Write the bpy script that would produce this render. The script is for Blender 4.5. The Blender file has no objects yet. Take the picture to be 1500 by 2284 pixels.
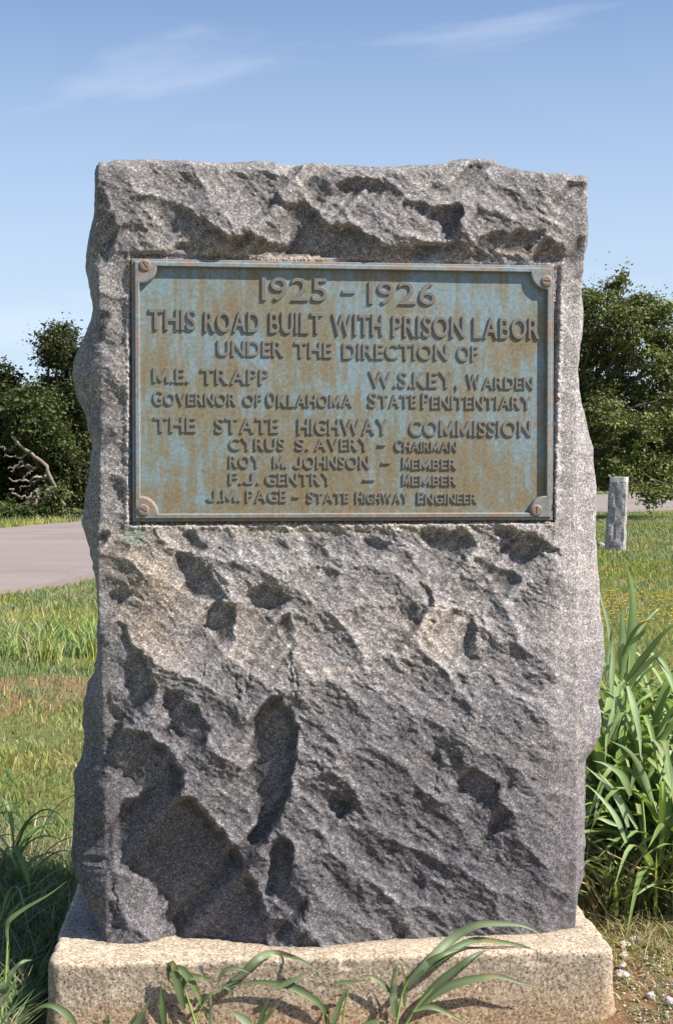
import bpy, math, random
import numpy as np
from mathutils import Vector, Matrix

random.seed(7)
rng = np.random.default_rng(11)
scn = bpy.context.scene
COL = scn.collection

# ------------------------------------------------------------------ camera, world, sun, exposure
F = 3172.0                       # focal length in photo pixels (50 mm on a 36 mm tall frame)
PITCH = math.atan((1142 - 1055) / F)
CZ = 1.13
CAM = np.array([0.0, 0.0, CZ])
camd = bpy.data.cameras.new("camera")
camd.sensor_fit = 'VERTICAL'
camd.sensor_height = 36.0
camd.sensor_width = 24.0
camd.lens = 36.0 * F / 2284.0
camd.clip_start = 0.05
camd.clip_end = 6000
cam = bpy.data.objects.new("camera", camd)
cam.location = (0, 0, CZ)
cam.rotation_euler = (math.radians(90) - PITCH, 0, 0)
COL.objects.link(cam)
scn.camera = cam

YAW = math.radians(6.5)          # the stone is turned a little, right side farther
SUN_EL = math.radians(47.4)
SUN_AZ_LOCAL = math.radians(27)  # in front of the stone's face plane
# direction towards the sun, world: starts at +X, turned towards the camera
a_sun = -SUN_AZ_LOCAL + YAW
sun_dir = Vector((math.cos(SUN_EL) * math.cos(a_sun), math.cos(SUN_EL) * math.sin(a_sun), math.sin(SUN_EL)))
sund = bpy.data.lights.new("sun", 'SUN')
sund.energy = 5.0
sund.angle = math.radians(0.5)
sund.color = (1.0, 0.93, 0.83)
sun = bpy.data.objects.new("sun", sund)
sun.rotation_euler = sun_dir.to_track_quat('Z', 'Y').to_euler()
sun.location = (20, -5, 25)
COL.objects.link(sun)

world = bpy.data.worlds.new("World")
scn.world = world
world.use_nodes = True
wn = world.node_tree
for n in list(wn.nodes):
    wn.nodes.remove(n)
def WN(t, **k):
    n = wn.nodes.new(t)
    for a, b in k.items():
        setattr(n, a, b)
    return n
wo = WN('ShaderNodeOutputWorld')
bg = WN('ShaderNodeBackground')
bg.inputs['Strength'].default_value = 0.05
sky = WN('ShaderNodeTexSky', sky_type='NISHITA')
sky.sun_disc = False
sky.sun_elevation = SUN_EL
sky.sun_rotation = math.pi / 2 - a_sun
sky.air_density = 1.0
sky.dust_density = 0.6
sky.ozone_density = 3.5
tc = WN('ShaderNodeTexCoord')
sep = WN('ShaderNodeSeparateXYZ')
wn.links.new(tc.outputs['Generated'], sep.inputs[0])
mp = WN('ShaderNodeMapping'); mp.inputs['Rotation'].default_value = (0, math.radians(-30), 0); mp.inputs['Scale'].default_value = (3.2, 3.2, 15.0); mp.inputs['Location'].default_value = (8.7, 4.3, 6.6)
wn.links.new(tc.outputs['Generated'], mp.inputs[0])
nz = WN('ShaderNodeTexNoise'); nz.inputs['Scale'].default_value = 1.0; nz.inputs['Detail'].default_value = 7; nz.inputs['Roughness'].default_value = 0.52; nz.inputs['Distortion'].default_value = 0.5
wn.links.new(mp.outputs[0], nz.inputs['Vector'])
cr = WN('ShaderNodeValToRGB')
cr.color_ramp.elements[0].position = 0.50; cr.color_ramp.elements[0].color = (0, 0, 0, 1)
cr.color_ramp.elements[1].position = 0.74; cr.color_ramp.elements[1].color = (0.40, 0.40, 0.40, 1)
wn.links.new(nz.outputs['Fac'], cr.inputs[0])
tint = WN('ShaderNodeMixRGB', blend_type='MULTIPLY'); tint.inputs[0].default_value = 1
tint.inputs[2].default_value = (0.95, 1.15, 1.5, 1)
wn.links.new(sky.outputs[0], tint.inputs[1])
mx = WN('ShaderNodeMixRGB'); mx.inputs[2].default_value = (10.5, 11.2, 11.8, 1)
wn.links.new(cr.outputs[0], mx.inputs[0])
hz = WN('ShaderNodeValToRGB')
for e_, (p_, c_) in zip([hz.color_ramp.elements[0], hz.color_ramp.elements[1], hz.color_ramp.elements.new(0.14), hz.color_ramp.elements.new(0.30)], [(0.0, 0.62), (1.0, 0.0), (0.30, 0.0), (0.60, 0.0)]):
    pass
hz.color_ramp.elements[0].position = 0.0; hz.color_ramp.elements[0].color = (0.92, 0.92, 0.92, 1)
hz.color_ramp.elements[1].position = 0.14; hz.color_ramp.elements[1].color = (0.68, 0.68, 0.68, 1)
hz.color_ramp.elements[2].position = 0.32; hz.color_ramp.elements[2].color = (0.20, 0.20, 0.20, 1)
hz.color_ramp.elements[3].position = 0.6; hz.color_ramp.elements[3].color = (0.0, 0.0, 0.0, 1)
wn.links.new(sep.outputs['Z'], hz.inputs[0])
hm = WN('ShaderNodeMixRGB'); hm.inputs[2].default_value = (7.4, 9.0, 10.4, 1)
wn.links.new(hz.outputs[0], hm.inputs[0]); wn.links.new(tint.outputs[0], hm.inputs[1])
wn.links.new(hm.outputs[0], mx.inputs[1]); wn.links.new(mx.outputs[0], bg.inputs[0]); wn.links.new(bg.outputs[0], wo.inputs[0])

scn.view_settings.view_transform = 'Standard'
scn.view_settings.look = 'None'
scn.view_settings.gamma = 1
scn.view_settings.exposure = 0.95
scn.render.engine = 'CYCLES'
scn.cycles.max_bounces = 6
scn.cycles.diffuse_bounces = 1
scn.cycles.transparent_max_bounces = 4

# ------------------------------------------------------------------ measuring helpers
def ray(px, py):
    x = (px - 750) / F; y = -(py - 1142) / F
    return np.array([x, math.cos(PITCH) + y * math.sin(PITCH), -math.sin(PITCH) + y * math.cos(PITCH)])
def ground(px, py, z=0.0):
    d = ray(px, py); t = (z - CZ) / d[2]
    return d * t + CAM
def at_depth(px, py, Y):
    d = ray(px, py)
    return d * (Y / d[1]) + CAM

BASE_TOP = 0.145
ORG = np.array([0.0, 3.0, BASE_TOP])                     # monument origin on the base top, face plane
NORM = np.array([math.sin(YAW), -math.cos(YAW), 0.0])    # out of the face
UAX = np.array([math.cos(YAW), math.sin(YAW), 0.0])
def face(px, py, n=0.0):
    """photo pixel -> (u, v) on the stone's face plane, n metres proud of it"""
    d = ray(px, py); o = ORG + NORM * n
    t = ((o - CAM) @ NORM) / (d @ NORM)
    P = CAM + d * t - ORG
    return float(P @ UAX), float(P[2])
def face_to_px(u, v):
    P = (ORG[:, None] + UAX[:, None] * u.ravel()[None] + np.array([0, 0, 1.0])[:, None] * v.ravel()[None]) - CAM[:, None]
    f_ = np.array([0, math.cos(PITCH), -math.sin(PITCH)]); up = np.array([0, math.sin(PITCH), math.cos(PITCH)])
    zf = f_ @ P
    return (750 + F * P[0] / zf).reshape(u.shape), (1142 - F * (up @ P) / zf).reshape(u.shape)

# ------------------------------------------------------------------ object helpers
def link(o, parent=None):
    COL.objects.link(o)
    if parent is not None:
        o.parent = parent
    return o
def tag(o, label=None, cat=None, group=None, kind=None):
    if label: o['label'] = label
    if cat: o['category'] = cat
    if group: o['group'] = group
    if kind: o['kind'] = kind
    return o
def empty(name, loc=(0, 0, 0), rz=0.0):
    o = bpy.data.objects.new(name, None)
    o.location = loc; o.rotation_euler = (0, 0, rz); o.empty_display_size = 0.2
    return link(o)
def mesh_np(name, V, Fq, mat, parent=None, smooth=True, colors=None):
    """V (n,3); Fq: (m,3 or 4) int array or list of such arrays"""
    if not isinstance(Fq, (list, tuple)):
        Fq = [Fq]
    V = np.asarray(V, dtype=np.float32)
    me = bpy.data.meshes.new(name)
    me.vertices.add(len(V)); me.vertices.foreach_set('co', V.ravel())
    idx = np.concatenate([np.asarray(f).ravel() for f in Fq]).astype(np.int32)
    tot = np.concatenate([np.full(len(f), f.shape[1], dtype=np.int32) for f in Fq])
    st = np.concatenate([[0], np.cumsum(tot)[:-1]]).astype(np.int32)
    me.loops.add(len(idx)); me.loops.foreach_set('vertex_index', idx)
    me.polygons.add(len(tot)); me.polygons.foreach_set('loop_start', st); me.polygons.foreach_set('loop_total', tot)
    me.polygons.foreach_set('use_smooth', np.full(len(tot), smooth, dtype=bool))
    if colors is not None:
        at = me.attributes.new('tint', 'FLOAT_COLOR', 'POINT')
        c = np.ones((len(V), 4), dtype=np.float32); c[:, :3] = colors
        at.data.foreach_set('color', c.ravel())
    me.update(calc_edges=True); me.validate()
    me.materials.append(mat)
    return link(bpy.data.objects.new(name, me), parent)
def grid_faces(nr, nc, wrap=False):
    r = np.arange(nr - 1)[:, None]; c = np.arange(nc if wrap else nc - 1)[None, :]
    c1 = (c + 1) % nc
    a = r * nc + c; b = r * nc + c1; d = (r + 1) * nc + c; e = (r + 1) * nc + c1
    return np.stack([a, b, e, d], -1).reshape(-1, 4)

# ------------------------------------------------------------------ noise helpers
def vnoise(x, y, seed=0):
    r = np.random.default_rng(seed).random((256, 256)) * 2 - 1
    xi = np.floor(x).astype(int); yi = np.floor(y).astype(int)
    fx = x - xi; fy = y - yi
    fx = fx * fx * fx * (fx * (fx * 6 - 15) + 10); fy = fy * fy * fy * (fy * (fy * 6 - 15) + 10)
    a = r[yi & 255, xi & 255]; b = r[yi & 255, (xi + 1) & 255]; c = r[(yi + 1) & 255, xi & 255]; d = r[(yi + 1) & 255, (xi + 1) & 255]
    return (a * (1 - fx) + b * fx) * (1 - fy) + (c * (1 - fx) + d * fx) * fy
def fbm(x, y, octv=4, seed=0, gain=0.5):
    s = 0; a = 1.0; t = 0
    for i in range(octv):
        ca, sa = math.cos(0.6 * i), math.sin(0.6 * i)
        s = s + a * vnoise((x * ca - y * sa) * 2 ** i + 17.3 * i, (x * sa + y * ca) * 2 ** i + 5.1 * i, seed + i); t += a; a *= gain
    return s / t
def facets(x, y, seed=0, slope=0.1, amp=0.3, sharp=9.0):
    """chipped facets: sharply blended tilted planes, cell size 1"""
    r = np.random.default_rng(seed); R = r.random((128, 128, 5))
    xi = np.floor(x).astype(int); yi = np.floor(y).astype(int)
    num = np.zeros_like(x); den = np.zeros_like(x)
    for oy in (-1, 0, 1):
        for ox in (-1, 0, 1):
            q = R[(yi + oy) & 127, (xi + ox) & 127]
            sx = xi + ox + 0.1 + 0.8 * q[..., 0]; sy = yi + oy + 0.1 + 0.8 * q[..., 1]
            ddx = x - sx; ddy = y - sy
            w = np.exp(-sharp * (ddx * ddx + ddy * ddy))
            num += w * (amp * (q[..., 4] - 0.5) + slope * 2 * ((q[..., 2] - 0.5) * ddx + (q[..., 3] - 0.5) * ddy)); den += w
    return num / (den + 1e-9)
def bowls(x, y, seed=0, c=0.5, tilt=0.3, amp=0.15):
    """split rock: concave scallops meeting in crisp ridges, cell size 1"""
    r = np.random.default_rng(seed); Rr = r.random((128, 128, 5))
    xi = np.floor(x).astype(int); yi = np.floor(y).astype(int)
    best = np.full(x.shape, 1e9)
    for oy in (-1, 0, 1):
        for ox in (-1, 0, 1):
            q = Rr[(yi + oy) & 127, (xi + ox) & 127]
            ddx = x - (xi + ox + 0.05 + 0.9 * q[..., 0]); ddy = y - (yi + oy + 0.05 + 0.9 * q[..., 1])
            h = c * (ddx * ddx + ddy * ddy) + tilt * 2 * ((q[..., 2] - 0.5) * ddx + (q[..., 3] - 0.5) * ddy) + amp * q[..., 4]
            best = np.minimum(best, h)
    return best - (0.22 * c + 0.4 * amp)
def blur(A, s):
    n = int(3 * s + 1); k = np.exp(-0.5 * (np.arange(-n, n + 1) / s) ** 2); k /= k.sum()
    P = np.pad(A, ((n, n), (n, n)), 'edge')
    t = sum(k[i] * P[i:i + A.shape[0], :] for i in range(2 * n + 1))
    return sum(k[i] * t[:, i:i + A.shape[1]] for i in range(2 * n + 1))
def inpoly(X, Y, poly):
    p = np.array(poly, float)
    x0, y0 = p.min(0); x1, y1 = p.max(0)
    out = np.zeros(X.shape, bool)
    m = (X >= x0) & (X <= x1) & (Y >= y0) & (Y <= y1)
    if not m.any():
        return out
    xs = X[m]; ys = Y[m]; c = np.zeros(xs.shape, bool)
    for (ax, ay), (bx, by) in zip(p, np.roll(p, -1, 0)):
        if ay == by: continue
        cond = ((ay > ys) != (by > ys)) & (xs < (bx - ax) * (ys - ay) / (by - ay) + ax)
        c ^= cond
    out[m] = c
    return out
def smooth(a, b, x):
    t = np.clip((x - a) / (b - a), 0, 1)
    return t * t * (3 - 2 * t)

# ------------------------------------------------------------------ material helpers
def mat_new(name):
    m = bpy.data.materials.new(name); m.use_nodes = True
    nt = m.node_tree
    for n in list(nt.nodes): nt.nodes.remove(n)
    out = nt.nodes.new('ShaderNodeOutputMaterial')
    b = nt.nodes.new('ShaderNodeBsdfPrincipled')
    nt.links.new(b.outputs[0], out.inputs[0])
    return m, nt, b, out
class NB:
    """tiny node builder"""
    def __init__(s, nt, coord='Object'):
        s.nt = nt; s.tc = nt.nodes.new('ShaderNodeTexCoord'); s.v = s.tc.outputs[coord]
    def map(s, scale=(1, 1, 1), rot=(0, 0, 0), v=None):
        m = s.nt.nodes.new('ShaderNodeMapping'); m.inputs['Scale'].default_value = scale; m.inputs['Rotation'].default_value = rot
        s.nt.links.new(v or s.v, m.inputs[0]); return m.outputs[0]
    def noise(s, scale, detail=3, rough=0.5, v=None, dist=0.0, out='Fac'):
        n = s.nt.nodes.new('ShaderNodeTexNoise'); n.inputs['Scale'].default_value = scale; n.inputs['Detail'].default_value = detail
        n.inputs['Roughness'].default_value = rough; n.inputs['Distortion'].default_value = dist
        s.nt.links.new(v or s.v, n.inputs['Vector']); return n.outputs[out]
    def voro(s, scale, v=None, out='Color', feature='F1'):
        n = s.nt.nodes.new('ShaderNodeTexVoronoi'); n.feature = feature; n.inputs['Scale'].default_value = scale
        s.nt.links.new(v or s.v, n.inputs['Vector']); return n.outputs[out]
    def ramp(s, f, stops, interp='LINEAR'):
        n = s.nt.nodes.new('ShaderNodeValToRGB'); n.color_ramp.interpolation = interp
        e = n.color_ramp.elements
        while len(e) < len(stops): e.new(0.5)
        for k, (p, c) in zip(e, stops):
            k.position = p; k.color = (c, c, c, 1) if isinstance(c, (int, float)) else (*c, 1)
        s.nt.links.new(f, n.inputs[0]); return n.outputs[0]
    def mix(s, f, a, b, mode='MIX'):
        n = s.nt.nodes.new('ShaderNodeMixRGB'); n.blend_type = mode
        for i, q in zip((0, 1, 2), (f, a, b)):
            if hasattr(q, 'is_linked') or hasattr(q, 'links'): s.nt.links.new(q, n.inputs[i])
            elif i == 0: n.inputs[0].default_value = q
            else: n.inputs[i].default_value = (*q, 1) if not isinstance(q, (int, float)) else (q, q, q, 1)
        return n.outputs[0]
    def math(s, op, a, b=0.0):
        n = s.nt.nodes.new('ShaderNodeMath'); n.operation = op
        for i, q in zip((0, 1), (a, b)):
            if isinstance(q, (int, float)): n.inputs[i].default_value = q
            else: s.nt.links.new(q, n.inputs[i])
        return n.outputs[0]
    def attr(s, name='tint', out='Color'):
        n = s.nt.nodes.new('ShaderNodeAttribute'); n.attribute_name = name; return n.outputs[out]
    def bump(s, b, h, dist=0.002, strength=1.0):
        n = s.nt.nodes.new('ShaderNodeBump'); n.inputs['Distance'].default_value = dist; n.inputs['Strength'].default_value = strength
        s.nt.links.new(h, n.inputs['Height']); s.nt.links.new(n.outputs[0], b.inputs['Normal'])

# granite
def make_granite(name, tintattr=True, base=1.0):
    m, nt, b, out = mat_new(name); N = NB(nt)
    g1 = N.voro(420, v=N.map((1, 1, 1), (0, 0.6, 0)))
    g1g = N.math('MULTIPLY', N.nt.nodes.new('ShaderNodeSeparateColor').outputs[0], 1.0)
    sc = [n for n in nt.nodes if n.bl_idname == 'ShaderNodeSeparateColor'][0]; nt.links.new(g1, sc.inputs[0])
    c = N.ramp(g1g, [(0.0, (0.105, 0.095, 0.10)), (0.18, (0.17, 0.16, 0.164)), (0.55, (0.25, 0.24, 0.245)), (0.87, (0.33, 0.32, 0.325)), (1.0, (0.58, 0.56, 0.55))])
    n2 = N.ramp(N.noise(90, 4, 0.7), [(0.3, 0.62), (0.7, 1.3)])
    c = N.mix(1.0, c, n2, 'MULTIPLY')
    n3 = N.ramp(N.noise(9, 4, 0.6), [(0.3, (0.86, 0.84, 0.88)), (0.7, (1.12, 1.1, 1.06))])
    c = N.mix(1.0, c, n3, 'MULTIPLY')
    li = N.math('MULTIPLY', N.ramp(N.noise(7, 3, 0.6), [(0.5, 0.0), (0.62, 1.0)]), N.ramp(N.noise(48, 5, 0.75), [(0.54, 0.0), (0.62, 0.5)]))
    c = N.mix(li, c, (0.36, 0.36, 0.31))
    dk = N.math('MULTIPLY', N.ramp(N.noise(3.2, 3, 0.6), [(0.5, 0.0), (0.65, 1.0)]), N.ramp(N.noise(1.0, 5, 0.7, v=N.map((26, 26, 3.5))), [(0.48, 0.0), (0.62, 0.42)]))
    c = N.mix(dk, c, (0.10, 0.085, 0.08))
    if tintattr:
        c = N.mix(1.0, c, N.attr(), 'MULTIPLY')
    c = N.mix(1.0, c, (base, base, base), 'MULTIPLY')
    nt.links.new(c, b.inputs['Base Color'])
    b.inputs['Roughness'].default_value = 0.8; b.inputs['Specular IOR Level'].default_value = 0.18
    h = N.mix(0.5, N.noise(330, 5, 0.7, v=N.map((1, 1, 2.2), (0, 0.6, 0))), N.noise(900, 2, 0.5))
    N.bump(b, h, 0.0028, 0.75)
    return m
M_granite = make_granite('granite')
M_granite_post = None

def make_concrete():
    m, nt, b, out = mat_new('exposed aggregate concrete'); N = NB(nt)
    sc = nt.nodes.new('ShaderNodeSeparateColor'); nt.links.new(N.voro(300), sc.inputs[0])
    c = N.ramp(sc.outputs[0], [(0.0, (0.13, 0.08, 0.06)), (0.15, (0.27, 0.195, 0.14)), (0.5, (0.375, 0.31, 0.24)), (0.85, (0.44, 0.375, 0.30)), (1.0, (0.56, 0.50, 0.42))])
    c = N.mix(1.0, c, N.ramp(N.noise(60, 4, 0.7), [(0.3, 0.8), (0.7, 1.15)]), 'MULTIPLY')
    c = N.mix(1.0, c, N.ramp(N.noise(5, 5, 0.7), [(0.3, (0.78, 0.77, 0.74)), (0.6, (1.05, 1.04, 1.04))]), 'MULTIPLY')
    c = N.mix(N.ramp(N.noise(11, 5, 0.7), [(0.60, 0.0), (0.72, 0.4)]), c, (0.17, 0.15, 0.12))
    c = N.mix(1.0, c, N.attr(), 'MULTIPLY')
    nt.links.new(c, b.inputs['Base Color'])
    b.inputs['Roughness'].default_value = 0.9; b.inputs['Specular IOR Level'].default_value = 0.2
    N.bump(b, N.noise(380, 4, 0.7), 0.0015, 0.6)
    return m
M_concrete = make_concrete()

def make_bronze(name, kind):
    m, nt, b, out = mat_new(name); N = NB(nt)
    streak = N.noise(1.0, 6, 0.7, v=N.map((48, 48, 6)))
    blot = N.noise(5.5, 6, 0.7, dist=0.5)
    fine = N.noise(130, 4, 0.7)
    gm = nt.nodes.new('ShaderNodeMapping'); gm.inputs['Location'].default_value = (0.05, 0, -2.55); gm.inputs['Scale'].default_value = (1.9, 0.0, 2.9)
    nt.links.new(N.v, gm.inputs[0]); gs = nt.nodes.new('ShaderNodeTexGradient'); gs.gradient_type = 'SPHERICAL'; nt.links.new(gm.outputs[0], gs.inputs[0])
    f = N.math('ADD', N.math('MULTIPLY', streak, 0.5), N.math('MULTIPLY', blot, 0.6))
    f = N.math('ADD', f, N.math('MULTIPLY', gs.outputs['Fac'], 0.09))
    c = N.ramp(f, [(0.38, (0.19, 0.285, 0.335)), (0.50, (0.195, 0.265, 0.285)), (0.57, (0.195, 0.195, 0.145)), (0.67, (0.20, 0.15, 0.08)), (0.8, (0.14, 0.10, 0.055))])
    st2 = N.noise(1.0, 4, 0.6, v=N.map((75, 75, 6)))
    c = N.mix(N.ramp(st2, [(0.58, 0.0), (0.72, 0.45)]), c, (0.36, 0.215, 0.14))
    if kind == 'frame':
        c = N.mix(N.ramp(N.noise(22, 5, 0.7), [(0.46, 0.0), (0.66, 0.6)]), N.mix(0.5, c, (0.21, 0.25, 0.285)), (0.33, 0.175, 0.10))
    if kind == 'letter':
        c = N.mix(0.6, c, (0.155, 0.135, 0.125))
    if kind == 'screw':
        c = N.mix(0.6, c, (0.26, 0.15, 0.105))
    c = N.mix(1.0, c, N.ramp(fine, [(0.3, 0.72), (0.7, 1.25)]), 'MULTIPLY')
    # small pits and pale chips
    c = N.mix(N.ramp(N.voro(75, out='Distance'), [(0.05, 0.8), (0.12, 0.0)]), c, N.mix(N.noise(11), (0.10, 0.07, 0.05), (0.45, 0.55, 0.58)))
    nt.links.new(c, b.inputs['Base Color'])
    b.inputs['Roughness'].default_value = 0.6; b.inputs['Specular IOR Level'].default_value = 0.4
    b.inputs['Metallic'].default_value = 0.12
    N.bump(b, N.mix(0.5, N.noise(260, 3, 0.6), N.noise(40, 3, 0.6)), 0.0007, 0.6)
    return m
M_field = make_bronze('weathered bronze field', 'field')
M_frame = make_bronze('weathered bronze frame', 'frame')
M_letter = make_bronze('weathered bronze lettering', 'letter')
M_screw = make_bronze('rusty screw metal', 'screw')
def simple(name, col, rough=0.8, noise_scale=30, var=0.25, coord='Object', bump=0.0, spec=0.3):
    m, nt, b, out = mat_new(name); N = NB(nt, coord)
    c = N.mix(1.0, col, N.ramp(N.noise(noise_scale, 4, 0.65), [(0.3, 1 - var), (0.7, 1 + var)]), 'MULTIPLY')
    nt.links.new(c, b.inputs['Base Color']); b.inputs['Roughness'].default_value = rough; b.inputs['Specular IOR Level'].default_value = spec
    if bump: N.bump(b, N.noise(noise_scale * 2, 4, 0.6), bump, 0.8)
    return m
def leafmat(name, transl=0.35, rough=0.45, spec=0.5, mul=(1, 1, 1)):
    m, nt, b, out = mat_new(name); N = NB(nt)
    c = N.mix(1.0, N.attr(), mul, 'MULTIPLY')
    nt.links.new(c, b.inputs['Base Color']); b.inputs['Roughness'].default_value = rough; b.inputs['Specular IOR Level'].default_value = spec
    t = nt.nodes.new('ShaderNodeBsdfTranslucent'); c2 = N.mix(1.0, c, (1.25, 1.25, 0.55), 'MULTIPLY'); nt.links.new(c2, t.inputs[0])
    ms = nt.nodes.new('ShaderNodeMixShader'); ms.inputs[0].default_value = transl
    nt.links.new(b.outputs[0], ms.inputs[1]); nt.links.new(t.outputs[0], ms.inputs[2]); nt.links.new(ms.outputs[0], out.inputs[0])
    return m
M_leaf = leafmat('broad grass leaf', 0.3, 0.5, 0.4)
M_blade = leafmat('lawn grass', 0.35, 0.55, 0.35)
M_foliage = leafmat('tree foliage', 0.22, 0.55, 0.3)
M_granite_post = simple('coarse speckled post granite', (0.32, 0.30, 0.30), 0.85, 22, 0.6, bump=0.02)
M_bark = simple('bark', (0.10, 0.075, 0.06), 0.9, 12, 0.4, bump=0.01)
M_dead = simple('bare dead wood', (0.20, 0.165, 0.135), 0.85, 15, 0.35)
M_stem = simple('grass stem', (0.24, 0.33, 0.09), 0.5, 40, 0.2)
M_white = simple('white post top', (0.55, 0.53, 0.50), 0.7, 25, 0.12)
M_pebble = simple('pale stone', (0.45, 0.40, 0.385), 0.8, 60, 0.25, bump=0.002)

def make_ground():
    m, nt, b, out = mat_new('lawn and red soil'); N = NB(nt)
    big = N.noise(0.55, 5, 0.6); mid = N.noise(2.6, 5, 0.65); fine = N.noise(34, 6, 0.75); vf = N.noise(190, 3, 0.7)
    g = N.ramp(fine, [(0.3, (0.075, 0.085, 0.025)), (0.55, (0.145, 0.155, 0.05)), (0.75, (0.26, 0.235, 0.095))])
    s = N.ramp(fine, [(0.3, (0.15, 0.075, 0.04)), (0.6, (0.29, 0.165, 0.095)), (0.8, (0.42, 0.30, 0.19))])
    near = N.attr()
    sepn = nt.nodes.new('ShaderNodeSeparateColor'); nt.links.new(near, sepn.inputs[0])
    k = N.math('ADD', N.math('ADD', N.math('MULTIPLY', mid, 0.9), N.math('MULTIPLY', big, 0.5)), sepn.outputs[0])
    c = N.mix(N.ramp(k, [(0.84, 0.0), (0.98, 0.85)]), g, s)
    c = N.mix(1.0, c, N.ramp(vf, [(0.3, 0.7), (0.7, 1.3)]), 'MULTIPLY')
    nt.links.new(c, b.inputs['Base Color']); b.inputs['Roughness'].default_value = 0.95; b.inputs['Specular IOR Level'].default_value = 0.1
    N.bump(b, N.mix(0.5, fine, vf), 0.012, 0.8)
    return m
M_ground = make_ground()
def make_road():
    m, nt, b, out = mat_new('old asphalt'); N = NB(nt)
    c = N.ramp(N.noise(60, 5, 0.8), [(0.3, (0.185, 0.152, 0.14)), (0.7, (0.27, 0.226, 0.208))])
    c = N.mix(1.0, c, N.ramp(N.noise(1.0, 5, 0.6, v=N.map((0.12, 0.9, 1), (0, 0, math.radians(-67)))), [(0.35, 0.9), (0.65, 1.06)]), 'MULTIPLY')
    ck = N.voro(0.42, v=N.mix(0.12, N.v, N.noise(1.3, 4, 0.6, out='Color')), out='Distance', feature='DISTANCE_TO_EDGE')
    c = N.mix(N.ramp(ck, [(0.0, 0.14), (0.012, 0.0)]), c, (0.07, 0.06, 0.058))
    c = N.mix(N.ramp(N.noise(0.35, 3, 0.6), [(0.5, 0.0), (0.56, 0.25)]), c, (0.13, 0.11, 0.105))
    nt.links.new(c, b.inputs['Base Color']); b.inputs['Roughness'].default_value = 0.85
    N.bump(b, N.noise(120, 3, 0.6), 0.004, 0.6)
    return m
M_road = make_road()

# ------------------------------------------------------------------ ground
def gz(x, y):
    """terrain height"""
    d = np.hypot(x, y - 3.2)
    n = 0.012 * fbm(x * 1.7, y * 1.7, 4, 41) * smooth(0.3, 1.2, d) + 0.05 * fbm(x * 0.22, y * 0.22, 3, 45) * smooth(3, 8, d) * smooth(40, 12, d)
    bank = 0.05 * smooth(0.45, 0.75, x) * smooth(4.0, 3.0, y) * smooth(2.0, 1.0, x)
    return n + bank - 0.012
def sp(n, a, b, pw):
    t = np.linspace(-1, 1, n)
    return a + b * np.sign(t) * (np.abs(t) ** pw)
gx = sp(360, 0.0, 3000.0, 5.2); gy = sp(360, 3.5, 3000.0, 5.2)
GX, GY = np.meshgrid(gx, gy)
GZ = gz(GX, GY)
def gauss2(x, y, cx, cy, sx, sy): return np.exp(-((x - cx) / sx) ** 2 - ((y - cy) / sy) ** 2)
soil = 0.55 * smooth(0.5, 0.65, GX) * smooth(3.7, 3.3, GY) + 0.5 * gauss2(GX, GY, 0, 2.7, 1.2, 0.35)
pA = ground(50, 1535); soil = soil + 0.75 * gauss2(GX, GY, pA[0], pA[1], 0.9, 0.7)
pB = ground(1460, 1245); soil = soil + 0.12 * gauss2(GX, GY, pB[0], pB[1], 2.5, 1.3)
pB = ground(1450, 1165); soil = soil + 0.14 * gauss2(GX, GY, pB[0], pB[1], 4, 3)
soil = soil - 0.12
g = mesh_np('ground', np.stack([GX, GY, GZ], -1).reshape(-1, 3), grid_faces(360, 360), M_ground,
            colors=np.repeat(soil.reshape(-1, 1), 3, 1))
tag(g, kind='structure')

# road: near and far edges measured on the ground
nearE = [(-9.5, -4.0), (-6.0, 6.2), tuple(ground(0, 1331)[:2]), tuple(ground(215, 1291)[:2]), (0.2, 24.0), (3.6, 33.0), tuple(ground(1325, 1143)[:2]), tuple(ground(1500, 1137)[:2]), (22, 66), (42, 95), (90, 150)]
farE = [(-18.5, -1.5), (-12.5, 14.0), tuple(ground(0, 1184)[:2]), tuple(ground(190, 1167)[:2]), (-2.5, 42.0), (3.5, 56.0), (9, 66), (15.5, 74), (22, 84), (36, 104), (84, 160)]
def resample(P, n):
    P = np.array(P, float); t = np.concatenate([[0], np.cumsum(np.hypot(*np.diff(P, axis=0).T))]); s = np.linspace(0, t[-1], n)
    Q = np.stack([np.interp(s, t, P[:, 0]), np.interp(s, t, P[:, 1])], -1)
    for _ in range(10):
        Q[1:-1] = 0.25 * Q[:-2] + 0.5 * Q[1:-1] + 0.25 * Q[2:]
    return Q
nE = resample(nearE, 900); fE = resample(farE, 900)
rw = 12
RV = []
for k in range(rw + 1):
    q = nE * (1 - k / rw) + fE * (k / rw)
    edge = 0.14 * fbm(np.arange(900) * 0.35, np.zeros(900) + k * 9, 4, 3, 0.7) if k in (0, rw) else 0
    z = gz(q[:, 0], q[:, 1]) * 0 + 0.055 + 0.05 * math.sin(math.pi * k / rw)
    if k in (0, rw): z = z - 0.0
    RV.append(np.stack([q[:, 0] + edge, q[:, 1], z], -1))
lo = [RV[0] * 1.0, RV[-1] * 1.0]; lo[0][:, 2] = -0.1; lo[1][:, 2] = -0.1
RV = np.stack([lo[0]] + RV + [lo[1]], 0)
r = mesh_np('road', RV.reshape(-1, 3), grid_faces(rw + 3, 900)[:, ::-1], M_road, smooth=False)
tag(r, kind='structure')

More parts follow.
